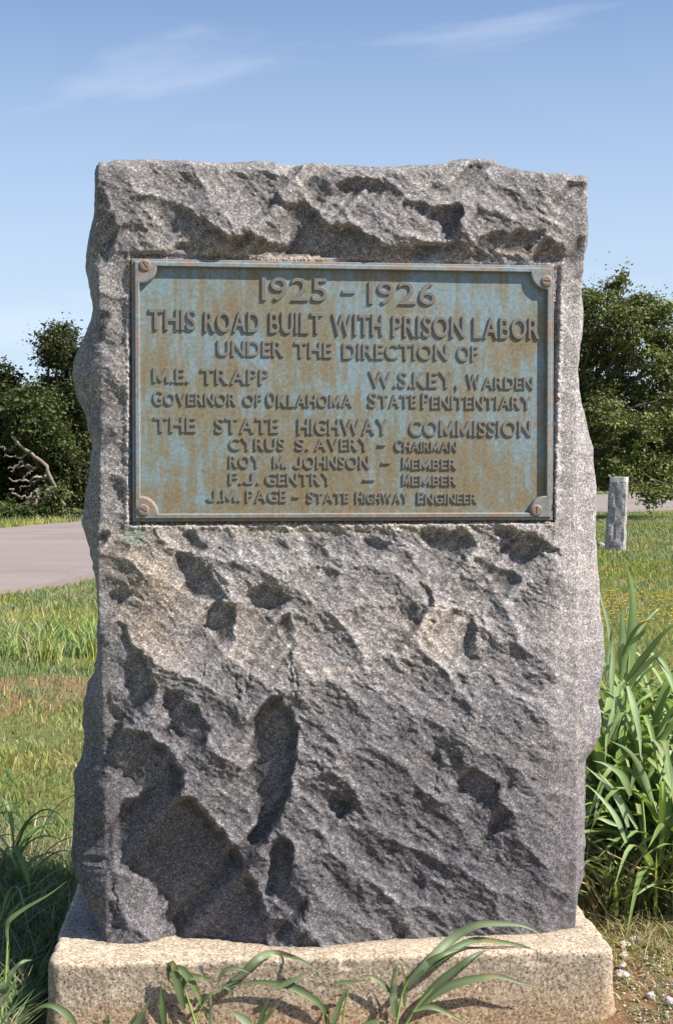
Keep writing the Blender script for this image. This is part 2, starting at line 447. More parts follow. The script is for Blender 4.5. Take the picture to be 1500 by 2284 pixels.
# ------------------------------------------------------------------ the stone: front relief
SH = 23.0 / 28.0                                          # how far a sun ray moves left per unit down
DROP = (1 / math.tan(SUN_EL)) * math.sin(SUN_AZ_LOCAL)    # how far it moves into the face per unit down
PS = 0.0018
U0, U1, V0, V1 = -0.60, 0.62, -0.03, 1.72
us = np.arange(U0, U1, PS); vs = np.arange(V1, V0, -PS)   # rows from the top down
UU, VV = np.meshgrid(us, vs)
PX, PY = face_to_px(UU, VV)
wx = 4.5 * fbm(PX / 22, PY / 22, 4, 60, 0.75); wy = 4.5 * fbm(PX / 22, PY / 22, 4, 70, 0.75)
wx = wx + 9 * facets(PX / 17, PY / 17, 61, 0.6, 1.0, 14); wy = wy + 9 * facets(PX / 17 + 40, PY / 17, 62, 0.6, 1.0, 14)
QX = PX + wx; QY = PY + wy
# chipped hollows of the rock (outline, strength of the undercut)
CH = [
 ([(292,446),(321,440),(361,444),(402,460),(435,480),(467,501),(492,521),(516,543),(540,552),(540,562),(394,562),(394,545),(435,541),(410,525),(378,513),(365,493),(361,472),(333,454)],1),
 ([(215,417),(231,428),(240,464),(215,464)],1), ([(215,466),(248,472),(256,505),(254,558),(243,574),(219,550),(215,500)],1),
 ([(256,505),(305,497),(325,507),(337,515),(305,515),(256,513)],1),
 ([(597,440),(618,440),(638,456),(679,452),(703,468),(727,501),(752,525),(760,558),(646,556),(642,550),(662,525),(654,501),(634,472),(614,452)],1),
 ([(492,541),(548,529),(597,537),(638,550),(760,555),(760,577),(378,573),(394,556)],1),
 ([(683,399),(699,391),(740,411),(740,436),(719,444),(707,424),(687,411)],1),
 ([(402,383),(435,391),(467,419),(435,415),(410,403)],.6), ([(644,367),(670,360),(666,379),(650,375)],1),
 ([(752,407),(793,393),(846,399),(878,415),(899,440),(862,436),(813,424),(764,428)],1),
 ([(903,448),(931,452),(968,460),(1025,462),(1025,541),(1000,529),(968,485),(931,468),(911,456)],1),
 ([(740,497),(781,509),(821,525),(854,550),(903,554),(943,546),(992,546),(1025,546),(1045,558),(1041,588),(740,575)],1),
 ([(1057,550),(1069,533),(1106,519),(1220,517),(1208,529),(1171,550),(1147,566),(1106,558),(1090,550)],1),
 ([(1045,560),(1170,570),(1175,592),(1040,588)],.7),
 ([(1179,558),(1220,535),(1252,556),(1250,596),(1220,596),(1175,590)],1),
 ([(956,403),(1004,415),(992,422),(968,417)],1), ([(1265,407),(1307,407),(1307,421),(1269,421)],1), ([(1045,363),(1065,350),(1094,361),(1073,369)],1),
 ([(1289,529),(1307,525),(1305,554),(1293,558)],1), ([(1053,480),(1090,462),(1075,474)],1),
 ([(1060,470),(1100,465),(1160,505),(1130,515),(1085,500)],.45),
 ([(412,1187),(427,1187),(466,1220),(451,1228),(431,1214),(420,1203)],1),
 ([(389,1241),(427,1237),(458,1261),(482,1295),(507,1326),(497,1340),(431,1334),(412,1315),(412,1276)],1),
 ([(330,1180),(400,1195),(430,1240),(380,1240),(345,1215)],.35),
 ([(458,1353),(489,1340),(522,1349),(522,1427),(501,1431),(478,1407),(458,1396)],1),
 ([(547,1315),(594,1299),(617,1315),(648,1338),(605,1361),(567,1353),(571,1330)],1),
 ([(625,1377),(640,1365),(656,1407),(654,1431),(636,1415),(617,1396)],1), ([(648,1425),(657,1420),(652,1462),(645,1460)],1),
 ([(261,1388),(277,1396),(296,1427),(319,1458),(350,1531),(346,1576),(292,1578),(296,1489),(281,1431)],1),
 ([(373,1539),(397,1543),(439,1574),(451,1593),(476,1614),(455,1636),(458,1667),(447,1659),(427,1647),(408,1636),(381,1620),(381,1578)],1),
 ([(582,1566),(609,1547),(629,1551),(648,1574),(665,1609),(664,1650),(658,1691),(646,1752),(626,1800),(605,1837),(581,1878),(557,1886),(553,1845),(581,1829),(581,1796),(561,1731),(563,1660),(570,1600)],1),
 ([(242,1547),(250,1570),(277,1589),(275,1600),(262,1595),(243,1570)],1), ([(277,1595),(273,1624),(252,1658),(246,1650),(262,1615)],1),
 ([(242,1316),(290,1319),(292,1325),(242,1325)],1), ([(226,1415),(244,1435),(240,1442),(228,1432)],1),
 ([(246,1650),(260,1630),(323,1622),(345,1645),(370,1668),(410,1707),(410,1744),(395,1768),(427,1772),(467,1809),(516,1870),(557,1935),(589,2008),(597,2032),(597,2115),(549,2110),(394,2100),(382,2057),(370,2016),(321,1971),(276,1927),(268,1886),(272,1788),(317,1772),(292,1739),(268,1711),(236,1699)],1),
 ([(601,1866),(626,1853),(650,1861),(646,1951),(679,1996),(675,2036),(638,2008),(601,1975),(601,1910)],1),
 ([(601,2032),(638,2040),(679,2057),(732,2105),(711,2112),(675,2090),(618,2075),(601,2061)],1),
 ([(236,1830),(250,1860),(262,1975),(250,1990),(238,1930)],.6), ([(239,2008),(268,2016),(280,2057),(276,2081),(248,2065)],.8),
 ([(943,1180),(984,1180),(1041,1193),(1065,1209),(1041,1235),(1000,1233),(968,1217)],1),
 ([(1049,1247),(1082,1245),(1118,1270),(1147,1270),(1163,1300),(1139,1306),(1114,1306),(1090,1290),(1065,1270)],1),
 ([(1118,1209),(1179,1217),(1212,1239),(1179,1241),(1139,1221)],1), ([(1130,1191),(1200,1199),(1228,1222),(1258,1237),(1228,1239),(1187,1219)],1),
 ([(813,1195),(838,1199),(866,1213),(854,1221),(829,1213)],1),
 ([(931,1296),(947,1300),(964,1327),(964,1355),(956,1353),(952,1331),(941,1310)],1),
 ([(1004,1351),(1021,1361),(1053,1371),(1057,1404),(1065,1453),(1078,1463),(1053,1465),(1039,1437),(1041,1380),(1008,1365)],1),
 ([(882,1339),(915,1335),(943,1359),(935,1396),(899,1371)],.6), ([(800,1350),(885,1345),(885,1356),(800,1358)],.6),
 ([(1017,1493),(1037,1498),(1061,1563),(1045,1559),(1025,1522)],.7),
 ([(676,1197),(720,1195),(735,1240),(765,1262),(750,1285),(700,1262)],.7),
 ([(960,1632),(992,1640),(1041,1681),(1025,1689),(968,1656)],.8), ([(968,1650),(985,1660),(983,1705),(970,1705)],.8),
 ([(886,1607),(911,1611),(935,1628),(903,1624)],.6),
 ([(1022,1702),(1060,1705),(1105,1735),(1110,1775),(1085,1780),(1050,1765),(1022,1750)],1),
 ([(1098,1790),(1135,1785),(1138,1835),(1105,1840)],.8), ([(1130,1720),(1150,1722),(1145,1745),(1128,1745)],.8),
 ([(893,1925),(925,1930),(955,1960),(945,1975),(915,1950)],.9), ([(770,1745),(800,1750),(795,1800),(765,1795)],.9), ([(745,1745),(770,1750),(765,1780),(745,1780)],.7),
 ([(790,1835),(830,1850),(855,1930),(830,1930)],.5), ([(745,1925),(800,1970),(830,2010),(800,2005),(750,1965)],.6),
 ([(1220,1985),(1270,1985),(1262,2010),(1235,2005)],.5), ([(1040,2020),(1090,2045),(1080,2060),(1050,2045)],.5),
 ([(870,2030),(910,2050),(915,2085),(885,2085)],.7), ([(900,1975),(1000,1990),(990,2010),(920,2000)],.5),
 ([(745,1540),(800,1560),(860,1600),(820,1600),(750,1570)],.3), ([(236,1240),(262,1228),(285,1225),(300,1210),(240,1205)],.5),
 ([(226,1180),(240,1195),(236,1215),(226,1210)],1), ([(226,1275),(260,1280),(275,1312),(230,1312)],.5),
 ([(236,720),(285,735),(290,760),(240,780)],.5), ([(222,840),(275,860),(290,890),(230,905)],.5), ([(225,950),(262,960),(258,990),(230,985)],.6),
 ([(222,690),(240,700),(238,760),(222,760)],.9), ([(240,1060),(290,1075),(292,1120),(255,1090)],.8),
]
S = np.zeros(PX.shape)
for poly, st in CH:
    S = np.maximum(S, st * inpoly(QX, QY, poly))
# slow outer shape of the face in metres (positive = towards the viewer)
def interp_tab(y, tab):
    t = np.array(tab, float); return np.interp(y, t[:, 0], t[:, 1])
mm = 0.001
Bv = interp_tab(PY, [(340, -14), (380, 2), (430, 13), (500, 24), (540, 23), (558, 15), (574, 2), (600, 1), (1150, 2), (1185, 6), (1330, 22), (1480, 36), (1560, 42), (1700, 44), (1900, 40), (2110, 30)]) * mm
side_fade = smooth(0, 1, (PX - 225) / 130.0) * smooth(0, 1, (1290 - PX) / 90.0)
Bv = Bv * (0.25 + 0.75 * side_fade)
Bv = Bv + 0.010 * fbm(PX / 210, PY / 150, 3, 81) * side_fade * smooth(1160, 1240, PY)
Bv = Bv + 0.045 * np.exp(-((PX - 690) / 120) ** 2 - ((PY - 2130) / 220) ** 2)
# grain and facets
ang = math.radians(33)
ax = (PX * math.cos(ang) + PY * math.sin(ang)); ay = (-PX * math.sin(ang) + PY * math.cos(ang))
def rock_detail(ax, ay, seed):
    wxx = 9 * fbm(ax / 40, ay / 40, 3, seed + 11); wyy = 9 * fbm(ax / 40, ay / 40, 3, seed + 15)
    ax = ax + wxx; ay = ay + wyy
    vm = smooth(-0.45, 0.5, fbm(ax / 130, ay / 90, 2, seed + 9))
    d = 0.088 * 0.20 * bowls(ax / 125, ay / 74, seed + 1, 0.95, 0.5, 0.5)
    d = d + 0.040 * 0.165 * bowls(ax / 52, ay / 27, seed + 2, 0.9, 0.5, 0.45) * (0.35 + 0.65 * vm)
    d = d + 0.018 * 0.15 * bowls(ax / 21, ay / 11, seed + 6, 0.9, 0.55, 0.5) * (0.3 + 0.7 * vm)
    d = d + 0.0015 * fbm(ax / 18, ay / 8, 3, seed + 3, 0.6)
    d = d + 0.0013 * fbm(ax / 7.0, ay / 3.6, 2, seed + 4, 0.6)
    return d
DET = rock_detail(ax, ay, 200)
# march down the sun rays: hollows fall away faster than the ray, elsewhere the surface recovers to B
off = SH * PS
full = S > 0.9
# rows still to cross before a ray leaves the hollow it is in
LEN = np.zeros(PX.shape)
for i in range(len(vs) - 2, -1, -1):
    nx = np.interp(us - off, us, LEN[i + 1])
    LEN[i] = np.where(full[i], 1 + nx, 0)
H = np.zeros_like(Bv); H[0] = Bv[0]
prev = H[0]; rayh = H[0].copy()
SCARP = 1.9
for i in range(1, len(vs)):
    prev_s = np.interp(us + off, us, prev)
    ray_s = np.interp(us + off, us, rayh) - DROP * PS
    Bp = np.interp(us + off, us, Bv[i - 1])
    s = S[i]
    rec = (Bv[i] - prev_s) * (PS / 0.075) + (Bv[i] - Bp) * 0.7
    rec = np.clip(rec, -0.5 * DROP * PS, DROP * PS * 2.2)
    lit_h = prev_s + rec
    floor_h = ray_s - DROP * PS * (LEN[i] * 0.34 + 3.0)          # level reached where the ray lands
    step = np.clip(floor_h - prev_s, -SCARP * PS, DROP * PS * 1.5)
    fall = prev_s - DROP * PS * 1.13 * np.clip(s, 0, 1)
    part = (s > 0) & (~full[i])
    w = np.clip(s * 1.4, 0, 1)
    cur = np.where(full[i], prev_s + step, np.where(part, fall * w + lit_h * (1 - w), lit_h))
    rayh = np.where(full[i], ray_s, cur)
    prev = cur
    H[i] = cur
H = np.maximum(H, -0.095)
H = blur(H, 0.75)
Sb = blur((S > 0.9).astype(float), 1.5)
H = H * (1 - Sb) + blur(H, 2.5) * Sb
Sb2 = smooth(0.95, 1.0, blur((S > 0.9).astype(float), 7.0)); H = H * (1 - Sb2) + blur(H, 6.0) * Sb2
H = H + DET * (1 - 0.72 * Sb) * (0.45 + 0.55 * side_fade) 
# thin sharp crack lines and steps
def crack(p, q, w=2.0, d=0.004):
    global H
    (x0, y0), (x1, y1) = p, q
    L = math.hypot(x1 - x0, y1 - y0); t = np.clip(((QX - x0) * (x1 - x0) + (QY - y0) * (y1 - y0)) / L ** 2, 0, 1)
    dd = np.hypot(QX - x0 - t * (x1 - x0), QY - y0 - t * (y1 - y0))
    H -= d * np.exp(-(dd / w) ** 2)
for p, q in [((530,1500),(528,1555)), ((458,1480),(448,1520)), ((650,1470),(645,1520)), ((658,1480),(660,1545)), ((556,1478),(548,1540)), ((945,1350),(1000,1352)), ((250,1980),(262,2040)), ((676,1990),(676,2040)), ((975,1700),(970,1760))]:
    crack(p, q)
# flat bed for the plaque, roughly cut
PC = dict(TL=(295, 568), TR=(1243, 598), BR=(1228, 1160), BL=(293, 1165))
e1 = (PX - (295 - 2 * (PY - 568) / 597)); e2 = (1243 - 15 * (PY - 598) / 562) - PX
e3 = PY - (568 + 30 * (PX - 295) / 948); e4 = (1165 - 5 * (PX - 293) / 935) - PY
ed = np.minimum(np.minimum(e1, e2), np.minimum(e3, e4)) + 2.5 * fbm(PX / 9, PY / 9, 3, 90)
inside = smooth(-9, 1, ed)
rim = np.exp(-((ed + 9) / 8.0) ** 2)
H = H * (1 - smooth(-22, 2, ed) * 0.75) + rim * (0.0035 + 0.0035 * fbm(PX / 6, PY / 6, 3, 92)) * smooth(600, 700, PY)
H = H * (1 - inside) - 0.008 * inside
H = H - 0.019 * smooth(1232, 1300, PX) * smooth(560, 640, PY) * smooth(2080, 1500, PY)
def sampH(u, v):
    fx = np.clip((u - us[0]) / PS, 0, len(us) - 1.001); fy = np.clip((vs[0] - v) / PS, 0, len(vs) - 1.001)
    xi = fx.astype(int); yi = fy.astype(int); a = fx - xi; b = fy - yi
    return (H[yi, xi] * (1 - a) + H[yi, xi + 1] * a) * (1 - b) + (H[yi + 1, xi] * (1 - a) + H[yi + 1, xi + 1] * a) * b

# outline tables (photo pixels) -> stone coordinates
def tab_uv(tab, n=0.0, swap=False):
    P = np.array([face(x, y, n) for x, y in tab]); return P
TOPT = [(200,358),(218,357),(228,354),(240,358),(262,352),(330,350),(400,352),(430,357),(500,357),(560,352),(600,353),(622,360),(645,364),(700,358),(760,362),(860,368),(960,359),(1010,350),(1060,346),(1100,351),(1130,366),(1160,374),(1200,379),(1260,383),(1300,388),(1330,391)]
tt = tab_uv(TOPT)
def topv(u):
    return np.interp(u, tt[:, 0], tt[:, 1]) + 0.0035 * fbm(u / 0.03, u * 0, 4, 460, 0.7) - 0.005 * np.clip(vnoise(u / 0.045, u * 0 + 5, 461) - 0.35, 0, 1)
AL = tab_uv([(218,340),(218,420),(215,500),(219,560),(222,700),(224,900),(224,1100),(220,1200),(219,1330),(226,1500),(233,1650),(234,1800),(236,1950),(237,2100),(237,2140)])[::-1]
AR = tab_uv([(1308,340),(1308,500),(1303,560),(1296,620),(1292,700),(1289,770),(1285,860),(1286,1000),(1287,1200),(1288,1300),(1290,1500),(1288,1700),(1286,1900),(1282,2060),(1280,2140)])[::-1]
DS = 0.075
SL = tab_uv([(214,340),(214,400),(212,440),(208,480),(196,545),(190,600),(203,650),(208,685),(200,720),(185,755),(168,795),(161,835),(168,870),(182,905),(192,930),(203,975),(207,1000),(199,1060),(187,1130),(182,1165),(193,1200),(212,1255),(216,1330),(218,1400),(213,1480),(208,1520),(191,1550),(186,1600),(190,1650),(180,1690),(164,1730),(168,1785),(163,1850),(160,1900),(168,1945),(186,1990),(205,2030),(222,2062),(224,2140)], -DS)[::-1]
SR = tab_uv([(1303,340),(1305,480),(1307,520),(1304,550),(1296,600),(1293,680),(1290,760),(1285,830),(1287,862),(1291,900),(1309,950),(1319,1000),(1326,1090),(1328,1200),(1333,1300),(1336,1370),(1345,1425),(1345,1480),(1336,1520),(1334,1560),(1340,1590),(1337,1640),(1325,1660),(1307,1690),(1304,1750),(1303,1850),(1301,1900),(1298,1955),(1285,1990),(1275,2060),(1270,2140)], -DS)[::-1]
def at(tab, v):
    j = 0.0015 * fbm(v / 0.02, v * 0, 4, 470, 0.7) + 0.004 * np.clip(vnoise(v / 0.05, v * 0 + 3, 471) - 0.4, 0, 1)
    return np.interp(v, tab[:, 1], tab[:, 0]) + (j if tab is AL else -j if tab is AR else 0)
NR, NF, NS, NBK = 870, 540, 64, 40
DEPTH = 0.40
tr = np.linspace(0, 1, NR)[:, None]
# front
tc_ = np.linspace(0, 1, NF)[None, :]
V_front = np.zeros((NR, NF)); U_front = np.zeros((NR, NF))
uTopL, uTopR = float(at(AL, 1.6)), float(at(AR, 1.6))
VB = -0.006
for it in range(3):
    if it == 0:
        U_front[:] = uTopL + (uTopR - uTopL) * tc_
    tv = topv(U_front)
    V_front = VB + tr * (tv - VB)
    U_front = at(AL, V_front) * (1 - tc_) + at(AR, V_front) * tc_
Hf = sampH(U_front, V_front)
# round the top edge back
topd = (topv(U_front) - V_front)
Hf = Hf - 0.016 * np.exp(-topd / 0.007) 
edgeL = (U_front - at(AL, V_front)); edgeR = (at(AR, V_front) - U_front)
Hf = Hf - 0.0012 * np.exp(-edgeL / 0.0025) - 0.004 * np.exp(-edgeR / 0.004)
cu_ = float((CAM - ORG) @ UAX); cv_ = float((CAM - ORG)[2]); cn_ = float((CAM - ORG) @ NORM)
U_front = U_front + (cu_ - U_front) * (Hf / cn_)
ds = np.linspace(0, 1, NS + 1)[1:] ** 1.35 * DEPTH          # depth steps behind the face
def side(u_edge, v_edge, h_edge, sil, sgn, seed):
    us_ = at(sil, v_edge)[:, None]
    k = smooth(0, 0.075, ds)[None] ** (0.6 if sgn > 0 else 0.42)
    back = 0.05 * smooth(0.2, 0.42, ds)[None]
    if sgn < 0: back = back - 0.085 * smooth(0.10, 0.42, ds)[None] * smooth(0.06, 0.0, v_edge)[:, None]
    U = u_edge[:, None] * (1 - k) + us_ * k - sgn * back
    Vv = np.repeat(v_edge[:, None], len(ds), 1)
    D = np.repeat(ds[None], len(v_edge), 0)
    nz_ = 0.016 * bowls(D / 0.11 + 3, Vv / 0.09 + 0.25 * fbm(D / 0.1, Vv / 0.1, 2, 5), seed, 0.9, 0.5, 0.5) + 0.010 * bowls(D / 0.045 + 3, Vv / 0.036 + 0.3 * fbm(D / 0.05, Vv / 0.05, 2, 6), seed + 3, 0.9, 0.6, 0.7) + 0.0012 * fbm(D / 0.01, Vv / 0.008, 3, seed + 5)
    nz_ = nz_ * (0.15 + 0.85 * smooth(0.0, 0.14, v_edge))[:, None]
    U = U + sgn * nz_ * smooth(0, 0.02, ds)[None] * (0.35 + 0.65 * (1 - np.exp(-((ds - DS) / 0.05) ** 2)))[None]
    Y = (-h_edge)[:, None] * (1 - smooth(0, 0.06, ds))[None] + ds[None] + 0.0 * U
    Y = np.maximum.accumulate(Y + np.arange(len(ds))[None] * 1e-5, axis=1)
    return U, Y, Vv
UR, YR, VR = side(U_front[:, -1], V_front[:, -1], Hf[:, -1], SR, 1, 300)
UL, YL, VL = side(U_front[:, 0], V_front[:, 0], Hf[:, 0], SL, -1, 340)
tb = np.linspace(0, 1, NBK + 2)[None, 1:-1]
UB = UR[:, -1:] * (1 - tb) + UL[:, -1:] * tb
VBk = VR[:, -1:] * (1 - tb) + VL[:, -1:] * tb
YB = YR[:, -1:] * (1 - tb) + YL[:, -1:] * tb + 0.03 * np.sin(np.pi * tb) + 0.02 * facets(UB / 0.15, VBk / 0.15, 371, 0.6, 0.6, 7)
U_all = np.concatenate([U_front, UR, UB, UL[:, ::-1]], 1)
V_all = np.concatenate([V_front, VR, VBk, VL[:, ::-1]], 1)
Y_all = np.concatenate([-Hf, YR, YB, YL[:, ::-1]], 1)
# stone tint: weathering, veins, brown and pale stains, plus light painted on
pxa, pya = face_to_px(U_all, V_all)
pxw = pxa + 10 * fbm(pxa / 30, pya / 30, 4, 400); pyw = pya + 10 * fbm(pxa / 30, pya / 30, 4, 410)
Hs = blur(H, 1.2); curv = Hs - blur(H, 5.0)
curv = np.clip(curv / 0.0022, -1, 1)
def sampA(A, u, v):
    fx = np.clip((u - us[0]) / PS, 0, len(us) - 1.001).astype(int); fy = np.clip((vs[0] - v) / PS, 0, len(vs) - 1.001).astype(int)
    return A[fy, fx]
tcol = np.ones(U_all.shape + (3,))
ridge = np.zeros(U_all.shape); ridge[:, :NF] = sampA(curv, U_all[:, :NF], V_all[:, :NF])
tcol *= (1 + 0.34 * ridge)[..., None] * np.array([0.96, 1.0, 1.015])  # chipped ridges paler, pushed further to imitate lit edges; hollows painted darker
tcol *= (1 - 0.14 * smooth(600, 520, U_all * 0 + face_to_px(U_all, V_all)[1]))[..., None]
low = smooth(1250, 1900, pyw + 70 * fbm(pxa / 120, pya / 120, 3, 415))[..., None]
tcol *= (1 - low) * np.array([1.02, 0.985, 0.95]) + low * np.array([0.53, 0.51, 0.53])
def stain(cx, cy, sx, sy, rot, col, k=1.0):
    ca, sa = math.cos(math.radians(rot)), math.sin(math.radians(rot))
    a = ((pxw - cx) * ca + (pyw - cy) * sa) / sx; b = (-(pxw - cx) * sa + (pyw - cy) * ca) / sy
    w = (k * np.exp(-(a * a + b * b) ** 1.5))[..., None] * (0.6 + 0.4 * fbm(pxa / 12, pya / 12, 3, 430)[..., None])
    tcol[:] = tcol * (1 - w) + tcol * np.array(col) * w
stain(330, 1290, 120, 45, 30, (1.35, 1.15, 0.85)); stain(330, 1400, 110, 60, 50, (1.2, 1.02, 0.8)); stain(330, 1215, 90, 40, 10, (1.1, 1.0, .8))
stain(305, 1195, 26, 22, 0, (0.75, 1.25, 1.15), 1.0); stain(700, 1180, 500, 16, 0, (1.25, 1.18, 0.95))
stain(800, 1380, 260, 80, 10, (1.15, 1.1, 1.03)); stain(1000, 1400, 90, 60, 0, (1.4, 1.3, 1.15)); stain(560, 1420, 160, 70, 20, (1.15, 1.08, 1.0))
stain(780, 1488, 130, 6, -2, (1.9, 1.8, 1.6), 0.9); stain(1110, 1880, 70, 5, 80, (1.7, 1.65, 1.6), 0.8); stain(1140, 1970, 50, 5, 55, (1.5, 1.45, 1.4), 0.7)
stain(1286, 1560, 4.5, 420, 0, (1.5, 1.4, 1.25), 0.8); stain(650, 1480, 40, 28, 0, (1.5, 1.4, 1.25), .8); stain(540, 1445, 22, 50, 0, (1.35, 1.3, 1.2), .8)
stain(960, 1450, 5, 90, 0, (1.5, 1.45, 1.3), .7); stain(1160, 560, 90, 12, 0, (1.3, 1.1, .8), .8); stain(640, 562, 280, 10, 2, (1.15, .95, .7), .9)
stain(265, 800, 14, 260, 0, (1.15, 1.05, 0.95), .8); stain(900, 1555, 260, 18, 25, (1.25, 1.22, 1.2), 0.6)
rs = smooth(1215, 1300, pxa)[..., None] * smooth(560, 700, pya)[..., None]; tcol[:] = tcol * (1 + 0.32 * rs)  # right margin and side painted paler, standing in for sunlight
# top cap rings towards a centre line
ncol = U_all.shape[1]
rings_u, rings_y, rings_v = [], [], []
mid = DEPTH * 0.5
for k in range(1, 17):
    s = (k / 16) ** 1.3
    u = U_all[-1] * (1 - 0.25 * s); y = Y_all[-1] * (1 - s) + mid * s
    v = topv(U_all[-1]) * 1.0 + 0.010 * fbm(u / 0.05, y / 0.05, 4, 450) * min(1, s * 4) - 0.01 * s
    rings_u.append(u); rings_y.append(y); rings_v.append(np.maximum(v - 0.004, V_all[-1] - 0.02 * s - 0.004))
UA = np.vstack([U_all, rings_u]); YA = np.vstack([Y_all, rings_y]); VA = np.vstack([V_all, rings_v])
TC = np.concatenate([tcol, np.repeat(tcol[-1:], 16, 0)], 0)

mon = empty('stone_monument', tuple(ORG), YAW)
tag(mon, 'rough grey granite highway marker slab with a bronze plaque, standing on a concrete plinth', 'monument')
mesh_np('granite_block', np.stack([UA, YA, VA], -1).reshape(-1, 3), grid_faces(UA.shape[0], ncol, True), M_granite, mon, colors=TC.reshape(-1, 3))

# ------------------------------------------------------------------ plaque
NFIELD = 0.0; NRIDGE = 0.0105
q = {k: face(*v, n=NRIDGE) for k, v in PC.items()}
pu0 = (q['TL'][0] + q['BL'][0]) / 2; pu1 = (q['TR'][0] + q['BR'][0]) / 2
pv0 = (q['BL'][1] + q['BR'][1]) / 2; pv1 = (q['TL'][1] + q['TR'][1]) / 2
PW, PH = pu1 - pu0, pv1 - pv0
nx_, ny_ = 120, 80
fu = np.linspace(pu0 + 0.004, pu1 - 0.004, nx_); fv = np.linspace(pv0 + 0.004, pv1 - 0.004, ny_)
FU, FV = np.meshgrid(fu, fv)
FN = NFIELD + 0.0004 * fbm(FU / 0.1, FV / 0.1, 3, 500)
plaque = mesh_np('plaque', np.stack([FU, -FN, FV], -1).reshape(-1, 3), grid_faces(ny_, nx_), M_field, mon)
plaque['label'] = 'blue green and brown weathered bronze plaque with raised lettering'
# frame: loops round the plaque
BWD = 0.0165; RC = 0.056; NA = 12
def loop(inset, bulge):
    """rounded loop; bulge>0 follows the quarter discs in the corners"""
    pts = []
    cs = [(pu1, pv0, -1, 1), (pu1, pv1, -1, -1), (pu0, pv1, 1, -1), (pu0, pv0, 1, 1)]
    for ci, (cx, cy, sx, sy) in enumerate(cs):
        arc = []
        for k in range(NA + 1):
            t = k / NA * math.pi / 2
            if bulge <= 0:
                arc.append((cx + sx * inset, cy + sy * inset) if True else None)
            else:
                R = bulge; tt_ = math.pi / 2 * k / NA
                arc.append((cx + sx * (inset + R * math.cos(tt_)), cy + sy * (inset + R * math.sin(tt_))))
        if ci in (1, 3): arc = arc[::-1]
        pts += arc
    # insert side points so the long sides stay straight
    return pts
def corner_fan(inset):
    pts = []
    for (cx, cy, sx, sy), rev in (((pu1, pv0, -1, 1), 0), ((pu1, pv1, -1, -1), 1), ((pu0, pv1, 1, -1), 0), ((pu0, pv0, 1, 1), 1)):
        arc = []
        for k in range(NA + 1):
            t = k / NA
            if t < 0.5: w = 1 - 2 * t; arc.append((cx + sx * (inset + (RC - inset) * w), cy + sy * inset))
            else: w = 2 * t - 1; arc.append((cx + sx * inset, cy + sy * (inset + (RC - inset) * w)))
        if rev: arc = arc[::-1]
        pts += arc
    return pts
loops = [(corner_fan(0.0), -0.012), (corner_fan(0.0), 0.0005), (corner_fan(0.0012), 0.0022), (corner_fan(0.0052), 0.0024), (corner_fan(0.0066), 0.0066), (corner_fan(0.0082), NRIDGE - 0.0003),
         (loop(BWD - 0.0018, 0.0355), NRIDGE), (loop(BWD - 0.0004, 0.0362), NRIDGE - 0.0012), (loop(BWD + 0.0006, 0.0372), NFIELD - 0.001)]
FV_ = []
for pts, n in loops:
    for (u, v) in pts: FV_.append((u, -n, v))
mesh_np('frame', np.array(FV_), grid_faces(len(loops), 4 * (NA + 1), True), M_frame, plaque, smooth=False)
crumb_V, crumb_F = [], []
M_mortar = simple('crumbling bedding mortar', (0.36, 0.25, 0.16), 0.95, 90, 0.45)
for _ in range(900):
    sd_ = random.random(); j_ = abs(random.gauss(0, 0.0035)) + 0.001
    if sd_ < 0.34: cu0, cv0 = pu0 - j_, random.uniform(pv0, pv1)
    elif sd_ < 0.66: cu0, cv0 = random.uniform(pu0, pu1), pv1 + j_
    elif sd_ < 0.95: cu0, cv0 = random.uniform(pu0, pu1), pv0 - j_
    else: cu0, cv0 = pu1 + j_ * 0.5, random.uniform(pv0, pv1)
    if sd_ < 0.66 and vnoise(np.array([cu0 * 9 + cv0 * 9]), np.array([3.0]), 12)[0] < -0.15: continue
    q_ = random.uniform(0.0016, 0.0042); o_ = len(crumb_V)
    hc = float(sampH(np.array([cu0]), np.array([cv0]))[0])
    for d_ in ((1, 0, 0), (0, 0, 1), (-1, 0, 0), (0, 0, -1), (0, -1, 0), (0, 1, 0)):
        crumb_V.append((cu0 + d_[0] * q_ * random.uniform(.6, 1.4), -hc + d_[1] * q_ * random.uniform(.6, 1.2), cv0 + d_[2] * q_ * random.uniform(.6, 1.4)))
    for a_ in range(4): crumb_F += [(o_ + a_, o_ + (a_ + 1) % 4, o_ + 4), (o_ + (a_ + 1) % 4, o_ + a_, o_ + 5)]
cm_ = mesh_np('mortar', np.array(crumb_V), np.array(crumb_F), M_mortar, mon, smooth=False); cm_['kind'] = 'stuff'
